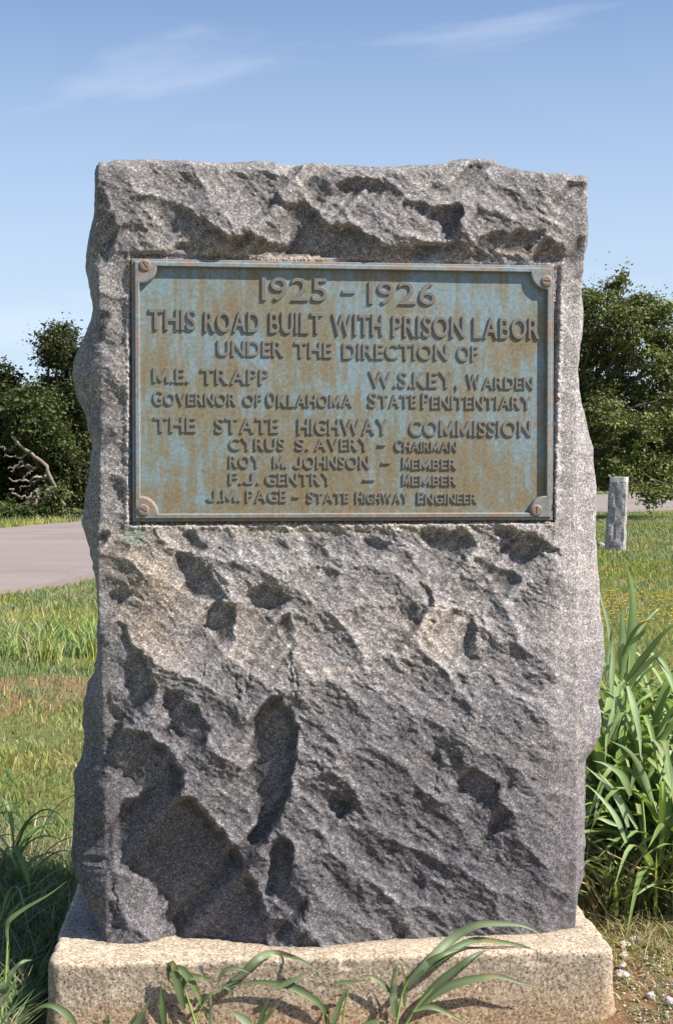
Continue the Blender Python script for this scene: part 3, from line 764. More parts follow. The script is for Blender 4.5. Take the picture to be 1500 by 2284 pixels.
# screws
def screw_mesh():
    V, Fs = [], []
    prof = [(0.0125, 0.0), (0.0125, 0.0016), (0.0098, 0.0030), (0.0080, 0.0032)]
    n = 20
    for r_, h_ in prof:
        for k in range(n):
            a = 2 * math.pi * k / n; V.append((r_ * math.cos(a), -h_, r_ * math.sin(a)))
    for i in range(len(prof) - 1):
        for k in range(n): Fs.append((i * n + k, i * n + (k + 1) % n, (i + 1) * n + (k + 1) % n, (i + 1) * n + k))
    # slotted head: two half discs with a groove between
    b = 3 * n
    for s_ in (1, -1):
        base = len(V); m_ = 9
        for k in range(m_ + 1):
            a = math.asin(0.0014 / 0.008) + (math.pi - 2 * math.asin(0.0014 / 0.008)) * k / m_
            V.append((0.008 * math.cos(a), -0.0033, s_ * 0.008 * math.sin(a)))
        V.append((0.0079, -0.0010, s_ * 0.0012)); V.append((-0.0079, -0.0010, s_ * 0.0012))
        Fs.append(tuple(range(base, base + m_ + 1)))
        Fs.append((base, base + m_, base + m_ + 2, base + m_ + 1))
    base = len(V)
    V += [(0.0079, -0.0010, 0.0012), (-0.0079, -0.0010, 0.0012), (-0.0079, -0.0010, -0.0012), (0.0079, -0.0010, -0.0012)]
    Fs.append((base, base + 1, base + 2, base + 3))
    me = bpy.data.meshes.new('screw'); me.from_pydata(V, [], Fs); me.materials.append(M_screw); me.update()
    return me
sm = screw_mesh()
for (x, y), rot in (((324, 592), 0.9), ((1218, 627), 0.05), ((320, 1138), 0.5), ((1195, 1138), 1.55)):
    u, v = face(x, y, NRIDGE)
    s = bpy.data.objects.new('screw', sm); link(s, plaque); s.location = (u, -NRIDGE + 0.0006, v); s.rotation_euler = (0, rot, 0)
# letters: each one its own raised part
glyphs = {}
def glyph(ch):
    if ch in glyphs: return glyphs[ch]
    cu = bpy.data.curves.new('letter', 'FONT'); cu.body = ch; cu.size = 1.0
    cu.offset = 0.008 if ch.isdigit() else (0.016 if ch in 'RPBAFESGC' else 0.022); cu.extrude = 0.0; cu.bevel_depth = 0.0; cu.resolution_u = 5
    ob = bpy.data.objects.new('letter_tmp', cu); COL.objects.link(ob)
    bpy.context.view_layer.update()
    dg = bpy.context.evaluated_depsgraph_get()
    me = bpy.data.meshes.new_from_object(ob.evaluated_get(dg))
    bpy.data.objects.remove(ob)
    n = len(me.vertices); co = np.zeros(n * 3); me.vertices.foreach_get('co', co); co = co.reshape(-1, 3)
    faces = [tuple(p.vertices) for p in me.polygons]
    if ch == 'M':
        y1_ = co[:, 1].max(); w_ = 0.80; t_ = 0.165
        out_ = [(0, 0), (t_, 0), (t_, 0.44), (0.345, 0.06), (0.455, 0.06), (w_ - t_, 0.44), (w_ - t_, 0), (w_, 0), (w_, 1), (w_ - 0.185, 1), (0.4, 0.46), (0.185, 1), (0, 1)]
        co = np.array([(x_, y_ * y1_ , 0) for x_, y_ in out_]); faces = [tuple(range(len(out_)))]
    if ch == 'J':
        y1_ = co[:, 1].max(); cxj, r_o, r_i = 0.27, 0.27, 0.105
        out_ = [(0.54, 1), (0.375, 1), (0.375, 0.27)]
        out_ += [(cxj + r_i * math.cos(a), 0.27 + r_i * math.sin(a)) for a in np.linspace(-0.3, -math.pi + 0.15, 7)]
        out_ += [(cxj + r_o * math.cos(a), 0.27 + r_o * math.sin(a)) for a in np.linspace(-math.pi + 0.05, -0.05, 12)]
        out_ = out_[::-1]; co = np.array([(x_, y_ * y1_, 0) for x_, y_ in out_]); faces = [tuple(range(len(out_)))]
    # merge duplicates, find the boundary edges, raise a tapered relief
    key = {}; remap = []; V = []
    for c in co:
        k = (round(c[0], 5), round(c[1], 5))
        if k not in key: key[k] = len(V); V.append((c[0], c[1]))
        remap.append(key[k])
    faces = [tuple(dict.fromkeys(remap[i] for i in f)) for f in faces]; faces = [f for f in faces if len(f) >= 3]
    V = np.array(V)
    ec = {}
    for f in faces:
        for a, b in zip(f, f[1:] + f[:1]):
            ec[(a, b)] = ec.get((a, b), 0) + 1
    bd = [(a, b) for (a, b) in ec if (b, a) not in ec]
    # outward normals at boundary vertices
    nrm = np.zeros_like(V)
    for a, b in bd:
        d = V[b] - V[a]; L = math.hypot(*d) + 1e-9; no = np.array([d[1], -d[0]]) / L
        nrm[a] += no; nrm[b] += no
    L = np.hypot(nrm[:, 0], nrm[:, 1])[:, None]; nrm = np.where(L > 1e-6, nrm / np.maximum(L, 0.4), 0)
    x0, x1 = V[:, 0].min(), V[:, 0].max(); y0, y1 = V[:, 1].min(), V[:, 1].max()
    top = V - nrm * 0.011; lowv = V + nrm * 0.008
    n = len(V)
    VV_ = [(p[0], -1.0, p[1]) for p in top] + [(p[0], -0.72, p[1]) for p in V] + [(p[0], 0.08, p[1]) for p in lowv]
    Fs = [f for f in faces] + [(b, a, a + n, b + n) for a, b in bd] + [(b + n, a + n, a + 2 * n, b + 2 * n) for a, b in bd]
    m2 = bpy.data.meshes.new('letter'); m2.from_pydata(VV_, [], Fs); m2.materials.append(M_letter); m2.update()
    bpy.data.meshes.remove(me)
    adv = dict(x0=x0, x1=x1, y0=y0, y1=y1)
    glyphs[ch] = (m2, adv); return glyphs[ch]
CAPH = None
def word(txt, xa, xb, yt, yb, relief=0.0029):
    """raised word filling the measured box"""
    xc = (xa + xb) / 2
    ua = face(xa, (yt + yb) / 2, NFIELD)[0]; ub = face(xb, (yt + yb) / 2, NFIELD)[0]
    vt = face(xc, yt, NFIELD)[1]; vb = face(xc, yb, NFIELD)[1]
    ref = glyph('E')[1]; capn = ref['y1'] - ref['y0']; sv = (vt - vb) / capn
    gap = 0.085
    tot = 0; items = []
    for ch in txt:
        m_, a = glyph(ch)
        w_ = a['x1'] - a['x0']
        if ch in 'I1': g_ = gap * 1.3
        elif ch in '.,': g_ = gap * 0.6
        else: g_ = gap
        items.append((m_, a, tot)); tot += w_ + g_
    tot -= g_
    su = (ub - ua) / tot
    if len(txt) == 1 and txt not in '-': pass
    for (m_, a, x) in items:
        o = bpy.data.objects.new('letter', m_); link(o, plaque)
        o.location = (ua + (x - a['x0']) * su, -(NFIELD - 0.0003), vb - ref['y0'] * sv * 1.0)
        o.scale = (su, relief, sv)
def dash(xa, xb, yt, yb, relief=0.0034):
    ua, vt = face(xa, yt, NFIELD); ub, vb = face(xb, yb, NFIELD)
    e = 0.0008
    V = [(ua + e, -relief, vb + e), (ub - e, -relief, vb + e), (ub - e, -relief, vt - e), (ua + e, -relief, vt - e), (ua, 0, vb), (ub, 0, vb), (ub, 0, vt), (ua, 0, vt)]
    V = [(x, y - NFIELD + 0.0004, z) for x, y, z in V]
    mesh_np('dash', np.array(V), np.array([(0, 1, 2, 3), (0, 4, 5, 1), (1, 5, 6, 2), (2, 6, 7, 3), (3, 7, 4, 0)]), M_letter, plaque, smooth=False)
BIG = 0.0035
for w_ in [("1925", 583, 730, 620, 672, 0.0034), ("1926", 821, 972, 629, 680, 0.0034),
    ("THIS", 332, 437, 690, 736, BIG), ("ROAD", 456, 580, 695, 741, BIG), ("BUILT", 601, 719, 697, 744, BIG), ("WITH", 740, 853, 701, 748, BIG), ("PRISON", 874, 1035, 705, 752, BIG), ("LABOR", 1054, 1202, 709, 756, BIG),
    ("UNDER", 484, 633, 760, 795), ("THE", 656, 740, 763, 798), ("DIRECTION", 764, 997, 767, 802), ("OF", 1018, 1065, 771, 806),
    ("M.E.", 341, 423, 821, 854), ("TRAPP", 448, 600, 823, 857), ("W.S.KEY,", 822, 1022, 829, 865), ("W", 1040, 1070, 834, 867), ("ARDEN", 1075, 1188, 841, 868),
    ("G", 341, 363, 870, 904), ("OVERNOR", 366, 527, 877, 904), ("OF", 543, 583, 879, 905), ("O", 594, 614, 873, 906), ("KLAHOMA", 619, 785, 880, 908), ("S", 821, 840, 875, 909), ("TATE", 845, 928, 880, 909), ("P", 940, 957, 876, 911), ("ENITENTIARY", 961, 1185, 884, 912),
    ("THE", 343, 437, 930, 964), ("STATE", 480, 621, 932, 966), ("HIGHWAY", 664, 866, 934, 969), ("COMMISSION", 912, 1183, 938, 973),
    ("CYRUS", 511, 635, 977, 1004), ("S.", 659, 690, 978, 1004), ("AVERY", 702, 825, 978, 1005), ("C", 880, 896, 980, 1006), ("HAIRMAN", 899, 1018, 985, 1007),
    ("ROY", 511, 583, 1016, 1043), ("M.", 609, 640, 1017, 1044), ("JOHNSON", 655, 823, 1017, 1045), ("M", 897, 914, 1019, 1046), ("EMBER", 917, 1018, 1024, 1047),
    ("F.J.", 511, 580, 1054, 1080), ("GENTRY", 592, 743, 1055, 1082), ("M", 897, 914, 1057, 1083), ("EMBER", 917, 1018, 1061, 1083),
    ("J.M.", 462, 537, 1092, 1119), ("PAGE", 549, 638, 1093, 1120), ("S", 685, 699, 1095, 1121), ("TATE", 702, 777, 1099, 1121), ("H", 793, 808, 1096, 1122), ("IGHWAY", 811, 910, 1100, 1122), ("E", 930, 944, 1097, 1123), ("NGINEER", 947, 1063, 1101, 1123)]:
    word(*w_)
for d_ in [(762, 791, 647, 656), (842, 860, 990, 995), (850, 870, 1030, 1035), (809, 835, 1068, 1073), (653, 668, 1106, 1111)]:
    dash(*d_)

# ------------------------------------------------------------------ concrete base
BY = math.radians(4.2)
BO = np.array([0.0, 3.0, 0.0])
def to_base(p):
    d = np.array(p[:2]) - BO[:2]; return d[0] * math.cos(BY) + d[1] * math.sin(BY), -d[0] * math.sin(BY) + d[1] * math.cos(BY)
fl = to_base(ground(107, 2149, BASE_TOP)); fr = to_base(ground(1368, 2119, BASE_TOP))
bl_ = to_base(ground(176, 1960, BASE_TOP)); br_ = to_base(ground(1286, 1966, BASE_TOP))
bx0, bx1 = (fl[0] - 0.002), (fr[0] + 0.004); by0 = (fl[1] + fr[1]) / 2; by1 = by0 + 0.72
RB = 0.03
def rrect(n_front, n_side, n_back):
    pts = []
    def seg(a, b, n):
        for k in range(n): pts.append((a[0] + (b[0] - a[0]) * k / n, a[1] + (b[1] - a[1]) * k / n))
    def arc(cx, cy, a0, n=14):
        for k in range(n): a = a0 + math.pi / 2 * k / n; pts.append((cx + RB * math.cos(a), cy + RB * math.sin(a)))
    seg((bx0 + RB, by0), (bx1 - RB, by0), n_front); arc(bx1 - RB, by0 + RB, -math.pi / 2)
    seg((bx1, by0 + RB), (bx1, by1 - RB), n_side); arc(bx1 - RB, by1 - RB, 0)
    seg((bx1 - RB, by1), (bx0 + RB, by1), n_back); arc(bx0 + RB, by1 - RB, math.pi / 2)
    seg((bx0, by1 - RB), (bx0, by0 + RB), n_side); arc(bx0 + RB, by0 + RB, math.pi)
    return np.array(pts)
per = rrect(620, 200, 40); nP = len(per)
nrm = np.roll(per, -1, 0) - np.roll(per, 1, 0); nrm = np.stack([nrm[:, 1], -nrm[:, 0]], -1); nrm /= np.hypot(nrm[:, 0], nrm[:, 1])[:, None]
sarc = np.concatenate([[0], np.cumsum(np.hypot(*np.diff(per, axis=0).T))])
rows = []
ER = 0.012
for k in range(64):
    z = -0.12 + (BASE_TOP - ER + 0.12) * k / 63; rows.append((z, 0.0))
for k in range(1, 9):
    a = math.pi / 2 * k / 8; rows.append((BASE_TOP - ER + ER * math.sin(a), ER * (1 - math.cos(a))))
RVs = []
for z, ins in rows:
    chip = 0.006 * np.clip(vnoise(sarc / 0.03, np.zeros(nP), 520) - 0.25, 0, 1) * (ins > 0 or z > BASE_TOP - 0.025)
    rough = 0.0014 * fbm(sarc / 0.006, np.full(nP, z / 0.0045), 3, 530, 0.6) + 0.002 * fbm(sarc / 0.08, np.full(nP, z / 0.05), 3, 535)
    rough = rough * (1 if ins == 0 else 1 - 0.7 * ins / ER)
    p = per - nrm * (ins + chip)[:, None] + nrm * rough[:, None] + nrm * (0.012 * smooth(0.08, -0.05, z))
    wav = 0.003 * fbm(sarc / 0.12, np.zeros(nP), 3, 540) * smooth(0.1, BASE_TOP, z)
    RVs.append(np.stack([p[:, 0], p[:, 1], np.full(nP, z) + wav - chip * 0.4], -1))
edge = RVs[-1]
cx_, cy_ = (bx0 + bx1) / 2, (by0 + by1) / 2
for k in range(1, 70):
    s = (k / 69)
    # shrink towards an inner rectangle under the stone
    px_ = edge[:, 0] + (np.clip(edge[:, 0], cx_ - 0.30, cx_ + 0.30) - edge[:, 0]) * s; py_ = edge[:, 1] + (np.clip(edge[:, 1], cy_ - 0.1, cy_ + 0.1) - edge[:, 1]) * s
    z = BASE_TOP + (edge[:, 2] - BASE_TOP) * (1 - smooth(0, 0.2, s)) + 0.0011 * fbm(px_ / 0.006, py_ / 0.006, 3, 550, .6) + 0.0018 * fbm(px_ / 0.07, py_ / 0.07, 3, 555) * smooth(0, .1, s)
    RVs.append(np.stack([px_, py_, z], -1))
BV = np.array(RVs)
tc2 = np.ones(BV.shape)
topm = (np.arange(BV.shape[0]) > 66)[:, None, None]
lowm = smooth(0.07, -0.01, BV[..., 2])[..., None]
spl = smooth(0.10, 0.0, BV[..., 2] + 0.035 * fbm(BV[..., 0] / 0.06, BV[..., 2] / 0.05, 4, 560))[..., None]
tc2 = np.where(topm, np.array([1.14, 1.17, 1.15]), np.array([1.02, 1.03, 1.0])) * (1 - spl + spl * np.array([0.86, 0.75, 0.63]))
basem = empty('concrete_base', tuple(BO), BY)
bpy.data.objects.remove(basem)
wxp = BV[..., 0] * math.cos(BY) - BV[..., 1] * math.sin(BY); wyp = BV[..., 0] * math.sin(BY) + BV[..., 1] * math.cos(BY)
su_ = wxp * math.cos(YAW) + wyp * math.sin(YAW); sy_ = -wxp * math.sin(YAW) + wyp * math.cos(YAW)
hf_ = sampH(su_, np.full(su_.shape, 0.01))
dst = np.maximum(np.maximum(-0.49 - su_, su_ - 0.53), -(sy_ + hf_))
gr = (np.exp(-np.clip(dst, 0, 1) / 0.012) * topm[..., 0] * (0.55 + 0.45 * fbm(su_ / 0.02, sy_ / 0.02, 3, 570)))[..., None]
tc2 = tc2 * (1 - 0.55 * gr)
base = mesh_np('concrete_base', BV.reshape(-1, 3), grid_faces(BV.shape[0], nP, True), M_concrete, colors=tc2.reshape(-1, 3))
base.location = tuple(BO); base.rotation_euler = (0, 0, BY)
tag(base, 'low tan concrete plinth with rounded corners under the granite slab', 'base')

# ------------------------------------------------------------------ tubes, leaves, plants
def tube_arrays(P, R, n=7):
    P = np.array(P, float); R = np.array(R, float); V = []
    for i, p in enumerate(P):
        t = P[min(i + 1, len(P) - 1)] - P[max(i - 1, 0)]; t /= np.linalg.norm(t) + 1e-9
        a = np.cross(t, [0, 0, 1.0] if abs(t[2]) < 0.9 else [1.0, 0, 0]); a /= np.linalg.norm(a); b = np.cross(t, a)
        for k in range(n):
            an = 2 * math.pi * k / n; V.append(p + R[i] * (a * math.cos(an) + b * math.sin(an)))
    return np.array(V), grid_faces(len(P), n, True)
def join(arrs):
    Vs, Fs, o = [], [], 0
    for V, F_ in arrs:
        Vs.append(V); Fs.append(F_ + o); o += len(V)
    return np.concatenate(Vs), np.concatenate(Fs)
def spline(P, n):
    """smooth resample of control points"""
    P = np.array(P, float)
    if len(P) == 2: return P[0] + (P[1] - P[0]) * np.linspace(0, 1, n)[:, None]
    t = np.concatenate([[0], np.cumsum(np.linalg.norm(np.diff(P, axis=0), axis=1))]); t /= t[-1]
    m = np.zeros_like(P)
    m[1:-1] = (P[2:] - P[:-2]) / (t[2:] - t[:-2])[:, None]; m[0] = (P[1] - P[0]) / (t[1] - t[0]); m[-1] = (P[-1] - P[-2]) / (t[-1] - t[-2])
    out = []
    for s in np.linspace(0, 1, n):
        i = min(np.searchsorted(t, s, 'right') - 1, len(P) - 2); h = t[i + 1] - t[i]; x = (s - t[i]) / h
        out.append((2*x**3-3*x**2+1)*P[i] + (x**3-2*x**2+x)*h*m[i] + (-2*x**3+3*x**2)*P[i+1] + (x**3-x**2)*h*m[i+1])
    return np.array(out)
def leaf_arrays(P, width, col, side=None, n=16, base_w=0.45, fold=0.28, twist=0.0, camface=False):
    C = spline(P, n); V = []; Cc = []; dry = random.random() < 0.5
    for i in range(n):
        s = i / (n - 1)
        t = C[min(i + 1, n - 1)] - C[max(i - 1, 0)]; t /= np.linalg.norm(t) + 1e-9
        sd = np.array(side if side is not None else np.cross(t, [0, 0, 1.0])); sd = sd - t * (sd @ t); sd /= np.linalg.norm(sd) + 1e-9
        up = np.cross(sd, t)
        if side is None and camface:
            sd = np.cross(t, np.array([0.15, -1.0, 0.45])); sd /= np.linalg.norm(sd) + 1e-9; up = np.cross(sd, t)
        if twist:
            a = twist * s; sd, up = sd * math.cos(a) + up * math.sin(a), up * math.cos(a) - sd * math.sin(a)
        if up[2] < 0 and not twist: up = -up
        w = width * 0.5 * min(1.0, base_w + (1 - base_w) * s / 0.3) * (1 - max(0, (s - 0.2) / 0.8) ** 1.35)
        w = max(w, 0.0004)
        V += [C[i] - sd * w + up * w * fold, C[i], C[i] + sd * w + up * w * fold]
        j = 1 + 0.12 * math.sin(9 * s + P[0][0] * 40)
        cl = np.array(col) * j; tip = smooth(0.86, 1.0, s) * (0.9 if dry else 0.3); spot = 0.5 if (dry and abs(s - 0.6) < 0.04) else 0
        cl = cl * (1 - max(tip, spot)) + np.array([0.30, 0.22, 0.10]) * max(tip, spot)
        Cc += [cl, cl * 1.35, cl]
    return np.array(V), grid_faces(n, 3), np.array(Cc)
def leaf_obj(P, width, col, parent, **k):
    V, F_, C = leaf_arrays(P, width, col, **k)
    return mesh_np('leaf', V, F_, M_leaf, parent, colors=C)
GREENS = [(0.145, 0.205, 0.09), (0.165, 0.23, 0.12), (0.125, 0.185, 0.075), (0.20, 0.26, 0.15)]
def loc_of(e): return np.array(e.location)
def px_path(pts, Y0, Y1=None):
    Y1 = Y0 if Y1 is None else Y1; n = len(pts)
    return [at_depth(x, y, Y0 + (Y1 - Y0) * i / (n - 1)) for i, (x, y) in enumerate(pts)]
def front_y(x): return BO[1] + math.cos(BY) * by0 + math.tan(BY) * (x + math.sin(BY) * by0) - 0.002
def px_plant(label, base_px, Y, leaves, stems, cat='plant', group='coarse grass plants in front of the concrete plinth'):
    b = at_depth(*base_px, Y); b[2] = float(gz(np.array([b[0]]), np.array([b[1]]))[0]) - 0.01
    e = empty('grass_plant', tuple(b)); tag(e, label, cat, group)
    Y = front_y(b[0]) - 0.03; b[1] = Y; e.location = tuple(b)
    for pts, ya, yb, w in leaves:
        P = []; gap = 0.010 + 0.3 * max(0, 2.70 - ya) * 0.25 + random.uniform(0, 0.010)
        for (x_, y_), p in zip(pts, px_path(pts, ya + 0.105, yb + 0.105)):
            lim = front_y(p[0]) - gap
            p = at_depth(x_, y_, lim)
            if p[2] > BASE_TOP + 0.012: p = at_depth(x_, y_, lim + 0.035)
            P.append(p - b)
        leaf_obj(P, w * 0.92, np.array(random.choice(GREENS)) * random.uniform(0.62, 0.95), e, camface=True, fold=0.45, n=20)
    for pts, ya, yb, r_ in stems:
        P = spline([b * 0 + (0, 0, 0)] + [at_depth(x_, y_, front_y(b[0]) - 0.02) - b for x_, y_ in pts], 12)
        V, F_ = tube_arrays(P, np.linspace(r_, r_ * 0.6, 12), 7)
        mesh_np('stem', V, F_, M_stem, e)
    return e
px_plant('coarse grass plant with long arching leaves before the right half of the plinth', (885, 2300), 2.66,
    [([(905,2200),(960,2140),(1010,2092),(1060,2064),(1110,2060),(1170,2066),(1222,2094)], 2.66, 2.74, 0.025),
     ([(905,2196),(950,2150),(990,2128),(1038,2114)], 2.66, 2.68, 0.018),
     ([(910,2196),(980,2138),(1050,2098),(1110,2100),(1170,2112),(1228,2140)], 2.68, 2.76, 0.018),
     ([(925,2252),(970,2200),(1010,2165),(1050,2135),(1086,2117)], 2.62, 2.60, 0.022),
     ([(940,2240),(1000,2200),(1055,2184),(1110,2178),(1160,2192),(1200,2202)], 2.62, 2.6, 0.021),
     ([(880,2270),(877,2215),(884,2150),(896,2148)], 2.64, 2.62, 0.020),
     ([(902,2245),(902,2190),(893,2150)], 2.65, 2.64, 0.011),
     ([(920,2255),(960,2246),(1000,2262),(1050,2290)], 2.6, 2.55, 0.013)],
    [([(886,2270),(895,2220),(908,2190)], 2.65, 2.66, 0.0032), ([(905,2284),(925,2250),(965,2205)], 2.64, 2.62, 0.003)])
px_plant('small grass plant with a flat crosswise leaf, left of the arching plant', (770, 2310), 2.64,
    [([(745,2194),(780,2190),(822,2188)], 2.64, 2.62, 0.009), ([(875,2218),(850,2192),(825,2178),(790,2180)], 2.66, 2.62, 0.012),
     ([(742,2290),(758,2235),(782,2195)], 2.64, 2.66, 0.016), ([(800,2290),(850,2275),(880,2286)], 2.6, 2.6, 0.012)],
    [([(765,2270),(778,2200)], 2.64, 2.64, 0.0025)])
px_plant('grass plant whose two long leaves arch to the left across the plinth', (735, 2320), 2.66,
    [([(733,2290),(717,2245),(667,2210),(617,2194),(560,2191),(510,2203),(480,2220)], 2.66, 2.62, 0.016),
     ([(495,2205),(540,2172),(575,2138),(612,2126),(660,2137),(700,2160),(732,2184)], 2.68, 2.74, 0.019),
     ([(612,2205),(655,2185),(690,2165)], 2.68, 2.70, 0.014),
     ([(575,2290),(590,2250),(606,2215)], 2.6, 2.6, 0.014), ([(580,2288),(610,2250),(632,2226)], 2.6, 2.6, 0.011)],
    [([(734,2284),(728,2262)], 2.66, 2.66, 0.003)])
px_plant('bushy grass plant with folded drooping leaves at the left half of the plinth', (430, 2320), 2.64,
    [([(410,2250),(395,2190),(385,2148),(378,2150),(376,2185),(390,2200)], 2.64, 2.60, 0.021),
     ([(372,2165),(400,2160),(430,2195),(450,2240),(466,2284)], 2.62, 2.58, 0.019),
     ([(405,2200),(420,2180),(450,2182),(485,2190)], 2.64, 2.64, 0.018), ([(485,2190),(500,2165),(530,2160),(560,2172)], 2.64, 2.68, 0.011),
     ([(367,2290),(362,2240),(358,2188)], 2.6, 2.6, 0.016), ([(300,2295),(318,2262),(336,2225)], 2.58, 2.58, 0.018), ([(285,2295),(300,2270),(315,2245)], 2.57, 2.58, 0.009),
     ([(440,2250),(475,2215),(510,2206)], 2.62, 2.64, 0.009), ([(470,2290),(471,2240),(469,2200)], 2.6, 2.6, 0.010),
     ([(560,2284),(530,2265),(512,2250)], 2.56, 2.56, 0.020), ([(500,2200),(515,2210),(518,2240)], 2.6, 2.6, 0.009),
     ([(236,2290),(240,2270),(246,2262)], 2.55, 2.55, 0.018)],
    [([(432,2270),(410,2200)], 2.64, 2.64, 0.003), ([(436,2280),(465,2220)], 2.62, 2.62, 0.0026)])
px_plant('grass plant with one hooked leaf beside the left corner of the plinth', (175, 2330), 2.58,
    [([(172,2290),(150,2262),(120,2244),(95,2244),(68,2262)], 2.58, 2.56, 0.018), ([(215,2300),(210,2285),(200,2278)], 2.58, 2.56, 0.016)],
    [([(176,2300),(172,2288)], 2.58, 2.58, 0.0028)])
px_plant('thin upright grass plant at the lower left edge of the picture', (3, 2330), 2.7,
    [([(5,2240),(14,2190),(20,2120),(22,2112)], 2.7, 2.7, 0.014), ([(8,2200),(30,2165),(50,2146),(72,2141)], 2.7, 2.72, 0.012),
     ([(3,2240),(22,2210),(43,2180)], 2.68, 2.68, 0.010), ([(-10,2250),(8,2225),(18,2215)], 2.66, 2.66, 0.018),
     ([(18,2110),(18,2060),(50,2030),(110,1995),(150,1965)], 2.72, 2.95, 0.011)],
    [([(4,2260),(12,2190),(17,2100)], 2.7, 2.7, 0.0028)])

# procedural coarse plants (right side bed, shaded left bed)
def coarse_plant(x, y, h, nl, label, group, spread=0.30, wid=0.022, seed=0, dirbias=None, bright=1.0):
    rr = random.Random(seed)
    z0 = float(gz(np.array([x]), np.array([y]))[0]) - 0.01
    e = empty('grass_plant', (x, y, z0)); tag(e, label, 'plant', group)
    lean = (rr.uniform(-0.12, 0.12), rr.uniform(-0.12, 0.12))
    top = np.array([lean[0] * h, lean[1] * h, h * 0.62])
    V, F_ = tube_arrays(spline([(0, 0, 0), (lean[0] * h * 0.3, lean[1] * h * 0.3, h * 0.3), top], 9), np.linspace(0.0045, 0.0025, 9), 7)
    mesh_np('stem', V, F_, M_stem, e)
    for k in range(nl):
        s = 0.12 + 0.86 * k / max(1, nl - 1); a = rr.uniform(0, 2 * math.pi)
        if dirbias is not None and rr.random() < 0.5: a = dirbias + rr.uniform(-0.7, 0.7)
        st = np.array([lean[0] * h * s, lean[1] * h * s, h * 0.62 * s])
        L = spread * rr.uniform(0.75, 1.35); d = np.array([math.cos(a), math.sin(a), 0])
        rise = rr.uniform(0.25, 0.75) * (0.6 + 0.7 * s); droop = rr.uniform(0.1, 0.9)
        P = [st, st + d * L * 0.28 + np.array([0, 0, L * rise * 0.75]), st + d * L * 0.62 + np.array([0, 0, L * rise]), st + d * L * 0.98 + np.array([0, 0, L * (rise - droop * 0.55)])]
        if P[-1][2] < 0.01: P[-1][2] = 0.015
        g_ = np.array(rr.choice(GREENS)) * rr.uniform(0.8, 1.25) * bright * np.array([1.05, 1.08, 0.80])
        leaf_obj(P, wid * rr.uniform(0.55, 1.2), g_, e, n=11, fold=rr.uniform(0.2, 0.6))
    return e
GR = 'tall broad leaved grass plants right of the monument'
# measured leaves of the tallest plant
def bed_plant(label, base_xy, leaves, stem_px=None, Y=3.9):
    b = np.array([base_xy[0], base_xy[1], 0.0]); e = empty('grass_plant', tuple(b)); tag(e, label, 'plant', GR)
    for pts, ya, yb, w in leaves:
        leaf_obj([p - b for p in px_path(pts, ya, yb)], w, np.array(random.choice(GREENS)) * 1.35, e, side=(1, 0.25, 0))
    if stem_px:
        P = spline([(0, 0, 0)] + [p - b for p in px_path(stem_px, Y, Y)], 12); V, F_ = tube_arrays(P, np.linspace(0.0055, 0.003, 12), 7)
        mesh_np('stem', V, F_, M_stem, e)
    return e
bp = at_depth(1385, 1900, 3.75)
bed_plant('tallest broad leaved grass plant with one upright pointed leaf, right of the slab', (bp[0], 3.75),
    [([(1402,1520),(1408,1440),(1412,1360),(1406,1300),(1392,1248)], 3.75, 3.7, 0.036), ([(1385,1500),(1388,1430),(1386,1380),(1386,1345)], 3.72, 3.68, 0.028),
     ([(1362,1560),(1362,1450),(1352,1380),(1338,1330),(1333,1290)], 3.78, 3.8, 0.019), ([(1352,1520),(1360,1430),(1368,1375)], 3.72, 3.7, 0.014),
     ([(1384,1520),(1400,1440),(1425,1395),(1470,1380),(1492,1388)], 3.72, 3.66, 0.020), ([(1390,1500),(1410,1430),(1440,1385),(1470,1358),(1490,1372)], 3.8, 3.85, 0.014),
     ([(1396,1520),(1440,1462),(1480,1412),(1530,1375)], 3.68, 3.6, 0.028), ([(1400,1530),(1450,1475),(1500,1440),(1560,1430)], 3.68, 3.6, 0.022),
     ([(1398,1530),(1412,1580),(1424,1640),(1428,1700)], 3.66, 3.6, 0.022), ([(1380,1520),(1368,1580),(1352,1640),(1348,1700)], 3.68, 3.62, 0.016),
     ([(1450,1456),(1475,1480),(1495,1520),(1512,1580)], 3.66, 3.6, 0.022), ([(1400,1440),(1425,1420),(1440,1400),(1440,1396)], 3.7, 3.66, 0.02)],
    [(1392, 1700), (1395, 1560), (1402, 1450)], 3.74)
bp = at_depth(1440, 1930, 3.55)
bed_plant('low broad leaved grass plant with leaves sweeping left towards the slab foot', (bp[0], 3.55),
    [([(1455,1790),(1430,1720),(1400,1675),(1355,1650)], 3.55, 3.5, 0.020), ([(1405,1775),(1385,1730),(1350,1705),(1322,1697)], 3.5, 3.5, 0.022),
     ([(1400,1845),(1380,1790),(1345,1745),(1304,1708)], 3.5, 3.52, 0.018), ([(1420,1850),(1380,1780),(1340,1730),(1310,1722)], 3.54, 3.6, 0.014),
     ([(1500,1760),(1485,1700),(1465,1660),(1442,1640)], 3.5, 3.5, 0.024), ([(1395,1880),(1370,1820),(1330,1770),(1300,1745)], 3.45, 3.5, 0.016),
     ([(1375,1842),(1340,1828),(1312,1828)], 3.45, 3.45, 0.012), ([(1440,1765),(1470,1762),(1495,1764)], 3.5, 3.5, 0.014), ([(1320,1880),(1350,1872),(1378,1876)], 3.4, 3.4, 0.010)],
    [(1436, 1850), (1430, 1780)], 3.54)
